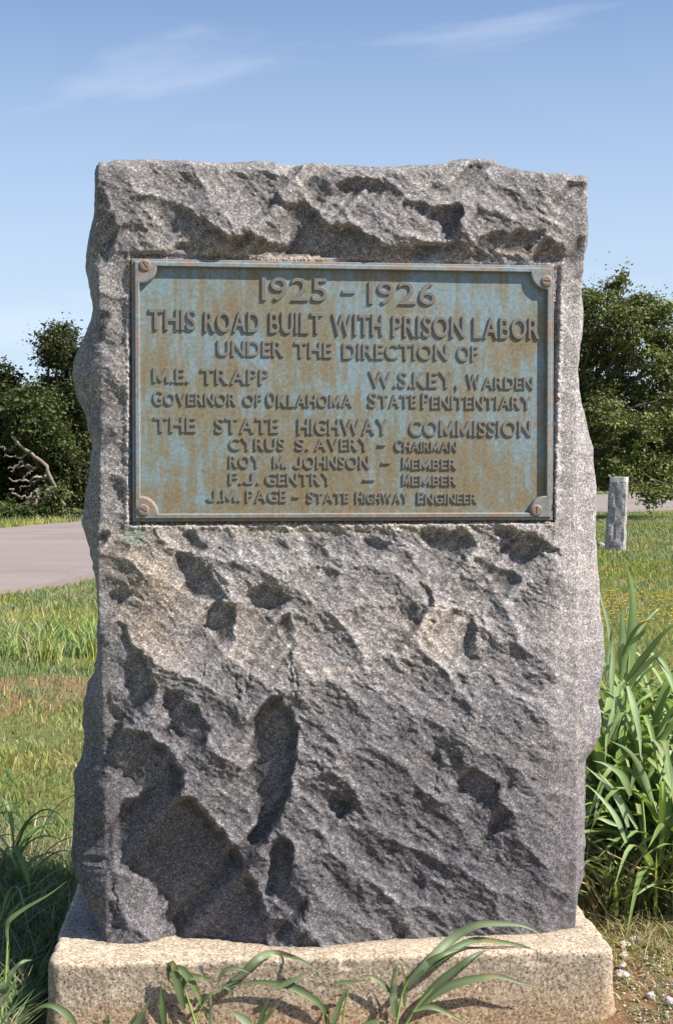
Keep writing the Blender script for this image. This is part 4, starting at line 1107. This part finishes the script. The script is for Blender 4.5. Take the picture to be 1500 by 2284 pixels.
descr = ['growing close against the right face of the slab', 'at the back of the clump right of the slab', 'at the right edge of the picture, waist of the clump', 'in the middle of the clump right of the slab', 'low in front of the clump', 'with leaves bending over to the right', 'half hidden behind the tallest plant', 'leaning away from the slab', 'short and dense at the foot of the clump', 'tall, at the far right of the clump', 'between slab and clump, in their shade', 'farthest back in the clump', 'with narrow leaves near the bottom of the clump', 'with a bare lower stem in the clump', 'just outside the right picture edge', 'nearest to the camera in the clump', 'pressed against the slab edge with crowded leaves', 'with many crossing leaves in front of the tallest plant', 'whose tall leaves cross the lawn behind', 'leaning to the slab from the back of the clump', 'with crowded leaves low at the front of the clump', 'small and crowded at the right corner of the slab', 'filling the gap beside the tallest plant', 'with the widest bent leaves in the clump', 'right of the tallest plant with spread leaves', 'behind the tallest plant with crowded leaves', 'low and leafy next to the slab', 'high at the rear of the clump', 'lowest leafy one at the front edge of the clump', 'at the right picture edge with many leaves', 'tall and narrow, next to the slab edge', 'leafy and waist high before the tallest plant', 'leafy between the tallest plant and the picture edge', 'tall one rising behind the picture-edge plants', 'leaning on the right face of the slab', 'tallest of the leafy ones behind the upright pointed leaf', 'small leafy one lowest beside the plinth', 'small leafy one low before the picture-edge plants']
k = 0
for (x, y, h, nl) in [(0.74, 3.85, 0.58, 9), (0.84, 4.25, 0.66, 10), (0.98, 3.95, 0.66, 10), (0.88, 3.95, 0.5, 10), (0.80, 3.62, 0.34, 9), (0.95, 3.65, 0.48, 9), (0.90, 4.15, 0.62, 9), (1.02, 4.3, 0.6, 9), (0.78, 4.05, 0.45, 9), (1.10, 4.15, 0.72, 10), (0.70, 3.95, 0.45, 8), (0.97, 4.55, 0.6, 9), (0.88, 3.5, 0.28, 8), (1.05, 3.75, 0.5, 9), (1.18, 3.9, 0.6, 9), (0.90, 3.78, 0.40, 9), (0.76, 3.92, 0.5, 12), (0.83, 3.82, 0.58, 12), (0.90, 4.0, 0.68, 13), (0.80, 4.1, 0.62, 12), (0.86, 3.68, 0.45, 12), (0.73, 3.75, 0.36, 10), (0.78, 3.8, 0.62, 14), (0.86, 3.9, 0.70, 14), (0.93, 3.85, 0.66, 14), (0.82, 3.98, 0.66, 14), (0.76, 3.68, 0.46, 13), (0.92, 4.08, 0.74, 14), (0.84, 3.6, 0.38, 12), (0.98, 3.8, 0.62, 13), (0.75, 3.78, 0.70, 14), (0.80, 3.7, 0.60, 14), (0.88, 3.74, 0.66, 14), (0.95, 3.95, 0.78, 14), (0.74, 3.86, 0.56, 14), (0.84, 3.86, 0.78, 14), (0.79, 3.55, 0.34, 12), (0.90, 3.62, 0.44, 12)]:
    coarse_plant(x, y, h, nl, 'broad leaved green grass plant ' + descr[k], GR, 0.26, 0.034, 50 + k, bright=1.15); k += 1
GL = 'coarse grass plants left of the monument'
dl = ['in the shadow left of the slab, leaves reaching into the sun', 'dark in the shadow at the left picture edge', 'in deep shade close to the plinth', 'low in the shade near the lower left', 'behind the others at the edge of the shadow', 'outside the left picture edge']
for i, (x, y, h, nl) in enumerate([(-0.83, 3.75, 0.24, 9), (-0.96, 3.80, 0.24, 9), (-0.78, 3.6, 0.22, 7), (-0.80, 3.3, 0.20, 6), (-0.9, 3.95, 0.22, 8), (-1.15, 3.9, 0.33, 8)]):
    coarse_plant(x, y, h, nl, 'coarse grass plant ' + dl[i], GL, 0.15, 0.018, 90 + i, dirbias=0.3)

# ------------------------------------------------------------------ lawn blades
def hue_patches(X, Y, cols):
    a = smooth(-0.25, 0.35, fbm(X * 0.9, Y * 1.3, 4, 901))[:, None]; b = smooth(0.0, 0.5, fbm(X * 1.3, Y * 2.0, 4, 911))[:, None]
    cols = cols * ((1 - a) * np.array([0.88, 1.05, 1.35]) + a * np.array([1.05, 1.10, 0.85]))
    return cols * (1 - 0.32 * b) + 0.32 * b * np.array([0.34, 0.24, 0.14]) * (0.7 + 0.5 * cols[:, 1:2] / 0.2)
def blades(name, X, Y, hgt, wid, cols, label, mat=M_blade, lay=0.5, seed=1, cat='grass'):
    r_ = np.random.default_rng(seed); n = len(X)
    Z = gz(X, Y) - 0.004
    a = r_.random(n) * 2 * np.pi; b = r_.random(n) * 2 * np.pi
    L = lay * (0.3 + r_.random(n)) * hgt
    dx_, dy_ = np.cos(a), np.sin(a); sx, sy = np.cos(b), np.sin(b)
    w = wid * 0.5
    zz_ = hgt * np.clip(1 - 0.35 * lay * r_.random(n), 0.05, 1)
    P0 = np.stack([X, Y, Z], -1)
    D = np.stack([dx_, dy_, 0 * dx_], -1); Sd = np.stack([sx, sy, 0 * sx], -1); Up = np.array([0, 0, 1.0])
    A = P0 - Sd * w[:, None]; B = P0 + Sd * w[:, None]
    m1 = P0 + D * (L * 0.3)[:, None] + Up * (zz_ * 0.6)[:, None]
    C = m1 - Sd * (w * 0.8)[:, None]; E_ = m1 + Sd * (w * 0.8)[:, None]
    T = P0 + D * L[:, None] + Up * zz_[:, None]
    V = np.stack([A, B, C, E_, T], 1).reshape(-1, 3)
    i = np.arange(n)[:, None] * 5
    q = np.concatenate([i, i + 1, i + 3, i + 2], 1); t = np.concatenate([i + 2, i + 3, i + 4], 1)
    CC = np.repeat(hue_patches(X, Y, cols), 5, 0)
    o = mesh_np(name, V, [q, t], mat, colors=CC, smooth=False)
    tag(o, label, cat, kind='stuff')
    return o
def scatter_wedge(n, pxa, pxb, Ya, Yb, pw=1.0):
    """random points in a ground wedge seen between two picture columns (+margins)"""
    t = rng.random(n); Yv = (Ya ** pw + t * (Yb ** pw - Ya ** pw)) ** (1 / pw)
    fx = pxa + rng.random(n) * (pxb - pxa)
    return (fx - 750) / F * Yv, Yv
def palette(n, k_straw, k_yel, seed):
    r_ = np.random.default_rng(seed); base = np.array([(0.13, 0.19, 0.055), (0.17, 0.24, 0.08), (0.10, 0.15, 0.05), (0.15, 0.20, 0.09)])[r_.integers(0, 4, n)]
    u_ = r_.random(n)
    base = np.where((u_ < k_straw)[:, None], np.array([0.42, 0.31, 0.17]) * (0.6 + 0.7 * r_.random((n, 1))), base)
    base = np.where(((u_ >= k_straw) & (u_ < k_straw + k_yel))[:, None], np.array([0.33, 0.36, 0.10]), base)
    return base * (0.75 + 0.5 * r_.random((n, 1)))
# left lawn, near
X, Y = scatter_wedge(52000, -160, 420, 3.3, 9.5, 1.3)
red = np.clip(1.3 * gauss2(X, Y, pA[0] - 0.1, pA[1] - 0.1, 0.9, 0.75) * (0.6 + 0.5 * fbm(X * 4, Y * 3, 3, 602)) , 0, 1); clump = vnoise(X * 2.3, Y * 2.3, 600) * 0.5 + 0.5
keep = (rng.random(len(X)) > red * 0.95) & (rng.random(len(X)) < 0.22 + 1.0 * clump ** 1.5)
X, Y = X[keep], Y[keep]; n = len(X)
blades('grass', X, Y, (0.02 + 0.045 * rng.random(n) * (0.4 + clump[keep])), 0.0035 + 0.003 * rng.random(n), palette(n, 0.20, 0.22, 1), 'sunlit patchy lawn grass left of the slab', seed=2, lay=0.7)
# band of taller bright clumps
cx1 = ground(60, 1470); cx2 = ground(150, 1450)
X = []; Y = []
for i in range(26):
    px_ = random.uniform(-60, 260); py_ = random.uniform(1415, 1475) ; c_ = ground(px_, py_)
    m_ = 90; X.append(c_[0] + 0.05 * rng.standard_normal(m_)); Y.append(c_[1] + 0.07 * rng.standard_normal(m_))
X = np.concatenate(X); Y = np.concatenate(Y); n = len(X)
blades('grass', X, Y, 0.08 + 0.20 * rng.random(n) ** 1.3, 0.007 + 0.006 * rng.random(n), palette(n, 0.18, 0.55, 3) * 1.1, 'band of taller yellow green grass tufts on the left lawn', seed=4, lay=0.5)
# farther left lawn to the road
X, Y = scatter_wedge(26000, -160, 420, 9.0, 15.5, 1.3); n = len(X)
blades('grass', X, Y, 0.03 + 0.05 * rng.random(n), 0.006 + 0.005 * rng.random(n), palette(n, 0.28, 0.2, 5), 'mown lawn grass between the tufts and the road', seed=6, lay=0.6)
# verge beyond the road
t_ = rng.random(22000); q_ = fE[(90 + t_ * 500).astype(int)]
X = q_[:, 0] - 0.1 - rng.random(22000) ** 2 * 2.0; Y = q_[:, 1] + 0.2 + rng.random(22000) * 1.5; n = len(X)
blades('grass', X, Y, 0.08 + 0.16 * rng.random(n), 0.012 + 0.01 * rng.random(n), palette(n, 0.25, 0.3, 7), 'strip of grass verge along the far side of the road', seed=8, lay=0.5)
# right lawn
X, Y = scatter_wedge(60000, 1230, 1640, 4.6, 40, 1.25); n = len(X)
far = smooth(5, 30, Y)
blades('grass', X, Y, 0.03 + 0.05 * rng.random(n) + 0.02 * far, (0.004 + 0.012 * far) * (0.6 + 0.8 * rng.random(n)), palette(n, 0.20, 0.15, 9), 'open lawn grass between the slab and the road on the right', seed=10, lay=0.6)
# right near: dry thatch and sparse green
X, Y = scatter_wedge(26000, 1270, 1640, 2.5, 5.0, 1.2); 
kk = (X > 0.60) & (rng.random(len(X)) < 0.45 + smooth(3.1, 3.7, Y) + 0.5 * smooth(1.0, 1.3, X)); X, Y = X[kk], Y[kk]; n = len(X)
blades('grass', X, Y, 0.012 + (0.015 + 0.06 * smooth(3.0, 3.6, Y)) * rng.random(n), 0.0022 + 0.002 * rng.random(n), palette(n, 0.55, 0.15, 11), 'dry thatch and short grass at the right foot of the plinth', seed=12, lay=1.6)
X = rng.uniform(-0.9, 1.0, 9000); Y = rng.uniform(2.35, 2.79, 9000); n = len(X)
blades('grass', X, Y, 0.01 + 0.035 * rng.random(n), 0.0018 + 0.0018 * rng.random(n), palette(n, 0.75, 0.08, 13), 'thin dry straw on the soil in front of the plinth', seed=14, lay=2.0)
X, Y = scatter_wedge(16000, -200, 330, 2.6, 4.2, 1.2); kk = X < -0.64; X, Y = X[kk], Y[kk]; n = len(X)
blades('grass', X, Y, 0.03 + 0.10 * rng.random(n), 0.003 + 0.003 * rng.random(n), palette(n, 0.3, 0.1, 15), 'uncut grass in the shadow left of the plinth', seed=16, lay=0.9)
# undergrowth in the bed
X = 0.66 + rng.random(14000) * 0.75; Y = 3.45 + rng.random(14000) * 1.3; n = len(X)
blades('undergrowth', X, Y, 0.05 + 0.22 * rng.random(n) ** 1.5, 0.006 + 0.007 * rng.random(n), palette(n, 0.22, 0.08, 17) * 0.85, 'tangled leafy undergrowth between the broad leaved grasses', seed=18, lay=0.9, cat='undergrowth')
# yellow flowers
X, Y = scatter_wedge(420, 1240, 1640, 10.3, 13.2, 1.0)
X2, Y2 = scatter_wedge(120, 1240, 1640, 13, 26, 1.0); X = np.r_[X, X2]; Y = np.r_[Y, Y2]; n = len(X)
Z = gz(X, Y) + 0.05 + 0.05 * rng.random(n); s_ = 0.009 + 0.007 * rng.random(n)
FVs, FFs = [], []
for i in range(n):
    o_ = len(FVs); 
    FVs.append((X[i], Y[i], Z[i] - s_[i] * 0.4))
    for k_ in range(6):
        a = k_ * math.pi / 3; FVs.append((X[i] + s_[i] * math.cos(a), Y[i] + s_[i] * math.sin(a), Z[i] + s_[i] * 0.5))
    for k_ in range(6): FFs.append((o_, o_ + 1 + k_, o_ + 1 + (k_ + 1) % 6))
M_yel = simple('yellow petals', (0.75, 0.52, 0.05), 0.6, 30, 0.1)
tag(mesh_np('wildflowers', np.array(FVs), np.array(FFs), M_yel, smooth=False), 'scattered small yellow wildflowers in the right lawn', 'flowers', kind='stuff')

# ------------------------------------------------------------------ stones
def rock(name, c, size, mat, label, group=None, seed=0, cat='stone', flat=0.7):
    nu, nv = 16, 10; r_ = random.Random(seed); V = []
    ph = [r_.uniform(0, 6) for _ in range(6)]
    for i in range(nv + 1):
        th = math.pi * i / nv
        for k in range(nu):
            a = 2 * math.pi * k / nu
            q = 1 + 0.16 * math.sin(2 * a + ph[0]) * math.sin(th) + 0.12 * math.sin(3 * a + ph[1] + 2 * th) + 0.1 * math.sin(4 * th + ph[2] + a)
            V.append((q * math.sin(th) * math.cos(a) * size, q * math.sin(th) * math.sin(a) * size * r_.choice([1]), q * math.cos(th) * size * flat))
    o = mesh_np(name, np.array(V), grid_faces(nv + 1, nu, True), mat, smooth=False)
    o.location = tuple(c); o.rotation_euler = (0, 0, r_.uniform(0, 6)); tag(o, label, cat, group); return o
GP = 'pale pebbles beside the right corner of the plinth'
for i, (px_, py_, s_, lb) in enumerate([(1392, 2112, 0.013, 'pale pebble highest beside the right corner of the plinth'), (1390, 2135, 0.012, 'pale pebble second from the top beside the plinth corner'), (1387, 2160, 0.012, 'pale pebble third from the top beside the plinth corner'),
      (1388, 2182, 0.014, 'pale pebble lowest of the row beside the plinth corner'), (1416, 2102, 0.014, 'white stone chip to the right of the pebble row'), (1290, 2252, 0.017, 'largest white stone lying before the right end of the plinth'),
      (1352, 2246, 0.012, 'small white stone between the plinth corner and the largest white stone'), (1450, 2225, 0.011, 'grey white chip at the lower right of the picture'), (1492, 2238, 0.012, 'white chip at the right picture edge')]):
    p = ground(px_, py_, 0.03); z = float(gz(np.array([p[0]]), np.array([p[1]]))[0]); p = ground(px_, py_, z)
    rock('pebble', (p[0], p[1], z + s_ * 0.35), s_, M_pebble, lb, GP, i + 3)
n = 750; X = rng.uniform(0.58, 1.0, n); Y = rng.uniform(2.5, 3.25, n); GVs, GFs = [], []
for i in range(n):
    s_ = random.uniform(0.0015, 0.0048); z = float(gz(X[i:i+1], Y[i:i+1])[0]); o_ = len(GVs)
    for d_ in ((1, 0, 0), (0, 1, 0), (-1, 0, 0), (0, -1, 0), (0, 0, .8), (0, 0, -.8)):
        GVs.append((X[i] + d_[0] * s_ * random.uniform(.7, 1.4), Y[i] + d_[1] * s_ * random.uniform(.7, 1.4), z + s_ * .4 + d_[2] * s_))
    for a in range(4): GFs += [(o_ + a, o_ + (a + 1) % 4, o_ + 4), (o_ + (a + 1) % 4, o_ + a, o_ + 5)]
tag(mesh_np('gravel', np.array(GVs), np.array(GFs), M_pebble, smooth=False), 'pale grit scattered on the soil right of the plinth', 'gravel', kind='stuff')
p = ground(1338, 1220); rock('fieldstone', (p[0], p[1], 0.03), 0.06, M_granite_post, 'small pale stone lying on the grass left of the granite post', None, 77)
p = ground(98, 1448); rock('fieldstone', (p[0], p[1], 0.02), 0.035, M_pebble, 'small pale stone in the tufts of the left lawn', None, 78)

# ------------------------------------------------------------------ granite post
pb = ground(1371, 1226); PD = pb[1]
post = empty('stone_post', (pb[0], pb[1], 0.0), math.radians(-18))
tag(post, 'short square granite post with a white top on the right lawn', 'post')
hp = (CZ - 0.0) - 0.0
ztop = at_depth(1378, 1064, PD)[2]; zb = ztop - 0.075
def post_rows(z0, z1, nr, w0, w1, ln0, ln1, rough):
    V = []; nc = 28
    for i in range(nr):
        t = i / (nr - 1); z = z0 + (z1 - z0) * t; w = w0 + (w1 - w0) * t; lx = ln0 + (ln1 - ln0) * t
        for k in range(nc):
            a = 2 * math.pi * (k + 0.5) / nc; c_, s_ = math.cos(a), math.sin(a); m_ = max(abs(c_), abs(s_)) ; R_ = w / m_ * 0.5
            R_ = min(R_, w * 0.64)
            jj = 1 + rough * float(vnoise(np.array([k * 0.7 + 3]), np.array([z * 9.0]), 700)[0])
            V.append((R_ * c_ * jj + lx, R_ * s_ * jj, z))
    return V, nc
Vp, nc = post_rows(-0.15, zb, 26, 0.30, 0.25, -0.015, 0.05, 0.08)
mesh_np('shaft', np.array(Vp), grid_faces(26, nc, True), M_granite_post, post, smooth=False)
Vc, nc = post_rows(zb, ztop, 4, 0.252, 0.248, 0.05, 0.053, 0.03)
o_ = len(Vc); Vc.append((0.058, 0, ztop + 0.004))
ff = [grid_faces(4, nc, True), np.array([(3 * nc + k, 3 * nc + (k + 1) % nc, o_) for k in range(nc)])]
mesh_np('white_top', np.array(Vc), ff, M_white, post, smooth=False)  # top band, paler than the shaft

# ------------------------------------------------------------------ trees
def tree(name, label, base, blobs, nleaf, lsize, cols, trunk_r=0.15, group=None, cl_sigma=0.13, seed=0, per=22, bare=0, cat='tree'):
    """blobs: (x,y,z,r) world"""
    r_ = np.random.default_rng(seed); rr = random.Random(seed)
    b = np.array(base, float); e = empty(name, tuple(b)); tag(e, label, cat, group)
    B = np.array(blobs, float); w = B[:, 3] ** 2.2; w /= w.sum()
    ncl = nleaf // per
    bi = r_.choice(len(B), ncl, p=w)
    d = r_.standard_normal((ncl, 3)); d /= np.linalg.norm(d, axis=1)[:, None]
    rad = (0.35 + 0.70 * r_.random(ncl) ** 0.5)
    cc = B[bi, :3] + d * (B[bi, 3] * rad)[:, None] * np.array([1, 1, 0.9])
    cc[:, 2] = np.maximum(cc[:, 2], 0.12)
    sig = cl_sigma * (0.6 + 0.8 * r_.random(ncl))
    ax_ = r_.standard_normal((ncl, 3)); ax_[:, 2] *= 0.5; ax_ /= np.linalg.norm(ax_, axis=1)[:, None]
    N_ = ncl * per; ci = np.repeat(np.arange(ncl), per)
    along = r_.standard_normal(N_) * 1.7
    P = cc[ci] + r_.standard_normal((N_, 3)) * (sig[ci] * 0.7)[:, None] * np.array([1, 1, 0.6]) + ax_[ci] * (along * sig[ci])[:, None]
    P[:, 2] = np.maximum(P[:, 2], 0.05)
    n1 = r_.standard_normal((N_, 3)); n1[:, 2] = np.abs(n1[:, 2]) + 0.4; n1 /= np.linalg.norm(n1, axis=1)[:, None]
    t1 = np.cross(n1, r_.standard_normal((N_, 3))); t1 /= np.linalg.norm(t1, axis=1)[:, None]; t2 = np.cross(n1, t1)
    s1 = lsize * (0.6 + 0.8 * r_.random(N_)); s2 = s1 * (0.45 + 0.2 * r_.random(N_))
    V = np.stack([P - t1 * s1[:, None], P - t2 * s2[:, None] + n1 * 0.1 * s1[:, None], P + t1 * s1[:, None], P + t2 * s2[:, None] + n1 * 0.1 * s1[:, None]], 1).reshape(-1, 3) - b
    i = np.arange(N_)[:, None] * 4; Fq = np.concatenate([i, i + 1, i + 2, i + 3], 1)
    c0 = np.array(cols)[r_.integers(0, len(cols), ncl)][ci] * (0.8 + 0.4 * r_.random((ncl, 1)))[ci] * (0.8 + 0.4 * r_.random((N_, 1)))
    mesh_np('crown', V, Fq, M_foliage, e, colors=np.repeat(c0, 4, 0), smooth=False)
    # trunk and limbs
    arr = []
    ct = B[:, :3].mean(0); ht = max(0.5, ct[2] * 0.55)
    fork = np.array([b[0] + (ct[0] - b[0]) * 0.3, b[1] + (ct[1] - b[1]) * 0.3, ht])
    arr.append(tube_arrays(spline([b + (0, 0, -0.2), b * 0.5 + fork * 0.5 + (rr.uniform(-.1, .1), 0, 0), fork], 8), np.linspace(trunk_r, trunk_r * 0.75, 8), 9))
    for q_ in B:
        m_ = (fork + q_[:3]) / 2 + np.array([rr.uniform(-.3, .3), rr.uniform(-.3, .3), rr.uniform(-.1, .3)])
        arr.append(tube_arrays(spline([fork, m_, q_[:3]], 8), np.linspace(trunk_r * 0.55, trunk_r * 0.12, 8), 6))
        for _ in range(4):
            a_ = r_.standard_normal(3); a_ /= np.linalg.norm(a_); end = q_[:3] + a_ * q_[3] * 0.95; end[2] = max(end[2], 0.2)
            arr.append(tube_arrays(spline([m_ * 0.4 + q_[:3] * 0.6, (q_[:3] + end) / 2 + r_.standard_normal(3) * 0.1, end], 6), np.linspace(trunk_r * 0.2, 0.008, 6), 5))
    V, F_ = join(arr); mesh_np('trunk', V - b, F_, M_bark, e)
    return e
def bl(px_, py_, rpx, Y, dy=0.0):
    p = at_depth(px_, py_, Y + dy); return (p[0], p[1], p[2], rpx * Y / F)
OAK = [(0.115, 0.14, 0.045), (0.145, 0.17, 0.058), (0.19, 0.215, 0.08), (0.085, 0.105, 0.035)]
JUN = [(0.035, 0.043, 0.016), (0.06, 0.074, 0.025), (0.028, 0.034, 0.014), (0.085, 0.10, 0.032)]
Y_ = 35.0
oak = [bl(*q, Y_, dy) for q, dy in [((1385, 622, 16), 0.2), ((1478, 700, 30), -0.4), ((1495, 850, 36), 0.4), ((1440, 880, 26), 0.6), ((1498, 950, 40), -0.3), ((1430, 960, 38), -0.8), ((1405, 690, 30), 0.5), ((1312, 672, 30), 0), ((1368, 640, 20), 0.3), ((1345, 690, 38), -0.6), ((1440, 690, 38), 0.4), ((1400, 735, 50), -0.5), ((1468, 745, 35), 0.5), ((1495, 760, 22), 0), ((1330, 775, 55), 0.6), ((1390, 800, 42), 1.2), ((1450, 810, 36), -0.3), ((1490, 800, 28), 0.3),
      ((1405, 872, 34), 0.3), ((1370, 850, 26), 0.3), ((1325, 880, 52), 0.0), ((1345, 930, 50), -0.9), ((1400, 935, 42), 0.8), ((1330, 1010, 55), 0.5), ((1400, 1010, 50), -0.6), ((1460, 985, 36), 0.4), ((1455, 1050, 42), -0.4), ((1495, 1040, 32), 0), ((1380, 1060, 42), -0.9), ((1320, 1065, 35), 0.8), ((1452, 1100, 24), -1.4), ((1490, 1096, 20), -1.2), ((1500, 885, 18), 0.0),
      ((1250, 720, 70), 0), ((1230, 850, 95), 0.6), ((1180, 960, 80), 0), ((1270, 980, 70), 1.2), ((1150, 800, 70), 0.2), ((1560, 900, 50), 0.5), ((1550, 1010, 45), 0.3)]]
pb2 = ground(1300, 1156)
tree('oak_tree', 'spreading green oak on the right, its lower twigs hanging before the road', (at_depth(1235, 1150, Y_ + 0.4)[0], Y_ + 0.4, 0), oak, 112000, 0.044, OAK, 0.12, None, 0.10, 21, 34)
Y2 = 92.0
t2b = [bl(*q, Y2, dy) for q, dy in [((1480, 920, 50), 0), ((1440, 990, 50), 1), ((1530, 970, 60), -1), ((1490, 1040, 40), 2), ((1400, 1040, 40), 0), ((1560, 1040, 50), 0)]]
tree('oak_tree', 'paler hazy green tree across the road at the right edge', (t2b[0][0], Y2, 0), t2b, 14000, 0.16, [(0.12, 0.16, 0.06), (0.15, 0.19, 0.08)], 0.3, None, 0.35, 22, 20)
t2c = [bl(*q, 96, dy) for q, dy in [((1320, 1040, 45), 0), ((1380, 1050, 40), 1), ((1260, 1030, 50), -1), ((1180, 1040, 50), 0)]]
tree('bushy_tree', 'dark bushy tree low across the road behind the granite post', (t2c[0][0], 96, 0), t2c, 9000, 0.16, OAK, 0.3, None, 0.35, 23, 20)
YL = 36.5
ga = 'dark juniper and oak trees beyond the road on the left'
def Bs(L, Y): return [bl(*q, Y, dy) for q, dy in L]
ta = Bs([((112, 765, 26), 0), ((140, 748, 26), .3), ((150, 785, 34), -.3), ((118, 800, 22), 0), ((165, 830, 30), .3), ((130, 870, 22), 0), ((110, 855, 16), .2), ((175, 885, 40), -.3), ((150, 940, 50), 0), ((185, 990, 50), .4), ((150, 1050, 55), -.3), ((190, 1100, 45), 0), ((140, 1120, 40), 0.6)], YL)
tree('juniper_tree', 'tallest dark juniper, its rounded top rising just left of the slab', (ta[8][0], YL, 0), ta, 34000, 0.05, JUN, 0.16, ga, 0.12, 31, 22)
tb_ = Bs([((8, 825, 18), 0), ((34, 848, 13), .2), ((12, 862, 24), 0), ((20, 910, 40), -.3), ((-20, 880, 40), 0), ((0, 970, 50), .3), ((-30, 1000, 60), 0), ((10, 1060, 45), 0), ((-40, 1090, 60), 0.4)], YL)
tree('juniper_tree', 'dark juniper at the left picture edge', (tb_[4][0], YL, 0), tb_, 26000, 0.05, JUN, 0.15, ga, 0.12, 32, 22)
tc3 = Bs([((70, 885, 28), 0), ((60, 920, 38), -.4), ((105, 905, 30), .3), ((90, 960, 42), -.5), ((120, 1000, 36), 0), ((55, 980, 36), 0.4), ((85, 1040, 34), .9), ((120, 1090, 36), 1.0)], YL - 1.2)
tree('juniper_tree', 'broad green juniper between the tallest one and the picture edge', (tc3[3][0], YL - 0.6, 0), tc3, 26000, 0.05, [(0.06, 0.085, 0.025), (0.085, 0.11, 0.035), (0.05, 0.065, 0.02)], 0.15, ga, 0.12, 33, 22)
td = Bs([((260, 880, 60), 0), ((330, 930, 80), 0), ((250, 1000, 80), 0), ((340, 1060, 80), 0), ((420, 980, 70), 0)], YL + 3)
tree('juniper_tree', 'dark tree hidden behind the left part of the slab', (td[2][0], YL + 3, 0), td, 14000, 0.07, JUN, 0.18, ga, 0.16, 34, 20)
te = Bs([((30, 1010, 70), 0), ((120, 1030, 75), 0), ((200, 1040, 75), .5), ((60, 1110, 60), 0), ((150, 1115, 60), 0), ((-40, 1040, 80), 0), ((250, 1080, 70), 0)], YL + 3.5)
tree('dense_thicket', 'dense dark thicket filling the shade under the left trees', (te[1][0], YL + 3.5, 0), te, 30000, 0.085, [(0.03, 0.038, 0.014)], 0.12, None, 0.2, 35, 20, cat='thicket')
tf = Bs([((20, 1145, 18), 0), ((60, 1150, 16), 0), ((105, 1145, 15), 0), ((130, 1100, 12), 0), ((115, 1135, 12), 0), ((170, 1150, 12), 0)], YL - 2.6)
tree('low_shrub', 'low green shrubs at the foot of the left trees beside the road', (tf[1][0], YL - 2.6, 0), tf, 6000, 0.045, [(0.10, 0.13, 0.04), (0.07, 0.09, 0.03)], 0.03, None, 0.1, 36, 20, cat='shrub')
# bare dead limbs
dp = at_depth(140, 1165, YL - 2.0); dd_ = empty('dead_tree', (dp[0], dp[1], 0.0)); tag(dd_, 'leafless pale grey dead limbs curving out in front of the left junipers', 'dead tree')
limbs = [([(150,1170),(140,1130),(122,1085),(112,1060),(98,1035),(82,1018),(60,1005),(38,988),(22,978)], 0.06, 0.035), ([(118,1075),(100,1062),(80,1066),(55,1072),(20,1070)], 0.04, 0.015),
         ([(104,1085),(88,1092),(70,1104),(52,1110),(36,1104),(24,1090)], 0.045, 0.02), ([(92,1090),(86,1110),(74,1130),(62,1150)], 0.04, 0.018), ([(84,1042),(60,1040),(40,1040),(20,1044)], 0.03, 0.012),
         ([(60,1040),(46,1030),(36,1046),(22,1052)], 0.02, 0.01), ([(66,1008),(50,1020),(30,1022),(10,1012)], 0.03, 0.01), ([(98,1062),(70,1080),(48,1082),(46,1096)], 0.03, 0.01), ([(62,1040),(66,1056),(50,1070)], 0.02, 0.01), ([(40,990),(20,1000),(0,998)], 0.025, 0.01), ([(122,1085),(112,1100),(108,1130)], 0.03, 0.012)]
for i, (pp, r0, r1) in enumerate(limbs):
    P = spline([p - np.array([dp[0], dp[1], 0]) for p in px_path(pp, YL - 2.0, YL - 2.3)], 18)
    P = P + 0.03 * rng.standard_normal(P.shape)
    V, F_ = tube_arrays(P, np.linspace(r0, r1, 18), 7)
    mesh_np('trunk' if i == 0 else 'branch', V, F_, M_dead, dd_)
# far tree line closing the horizon
ang_ = rng.uniform(-0.9, 0.9, 700); dist = 190 + 40 * rng.random(700)
cxs = np.sin(ang_) * dist; cys = np.cos(ang_) * dist
hh = 5.0 + 2.5 * fbm(cxs / 30, cys / 30, 2, 800)
N_ = 60000; ci = rng.integers(0, 700, N_)
P = np.stack([cxs[ci] + rng.standard_normal(N_) * 3, cys[ci] + rng.standard_normal(N_) * 3, rng.random(N_) ** 0.8 * hh[ci]], -1)
t1 = rng.standard_normal((N_, 3)); t1 /= np.linalg.norm(t1, axis=1)[:, None]; t2 = np.cross(t1, rng.standard_normal((N_, 3))); t2 /= np.linalg.norm(t2, axis=1)[:, None]
V = np.stack([P - t1 * .5, P - t2 * .35, P + t1 * .5, P + t2 * .35], 1).reshape(-1, 3); i = np.arange(N_)[:, None] * 4
tag(mesh_np('woodland', V, np.concatenate([i, i + 1, i + 2, i + 3], 1), M_foliage, colors=np.full((len(V), 3), 0.07) * np.array([0.95, 1.15, 0.6]), smooth=False), 'far off line of woodland closing the horizon', 'woodland', kind='stuff')
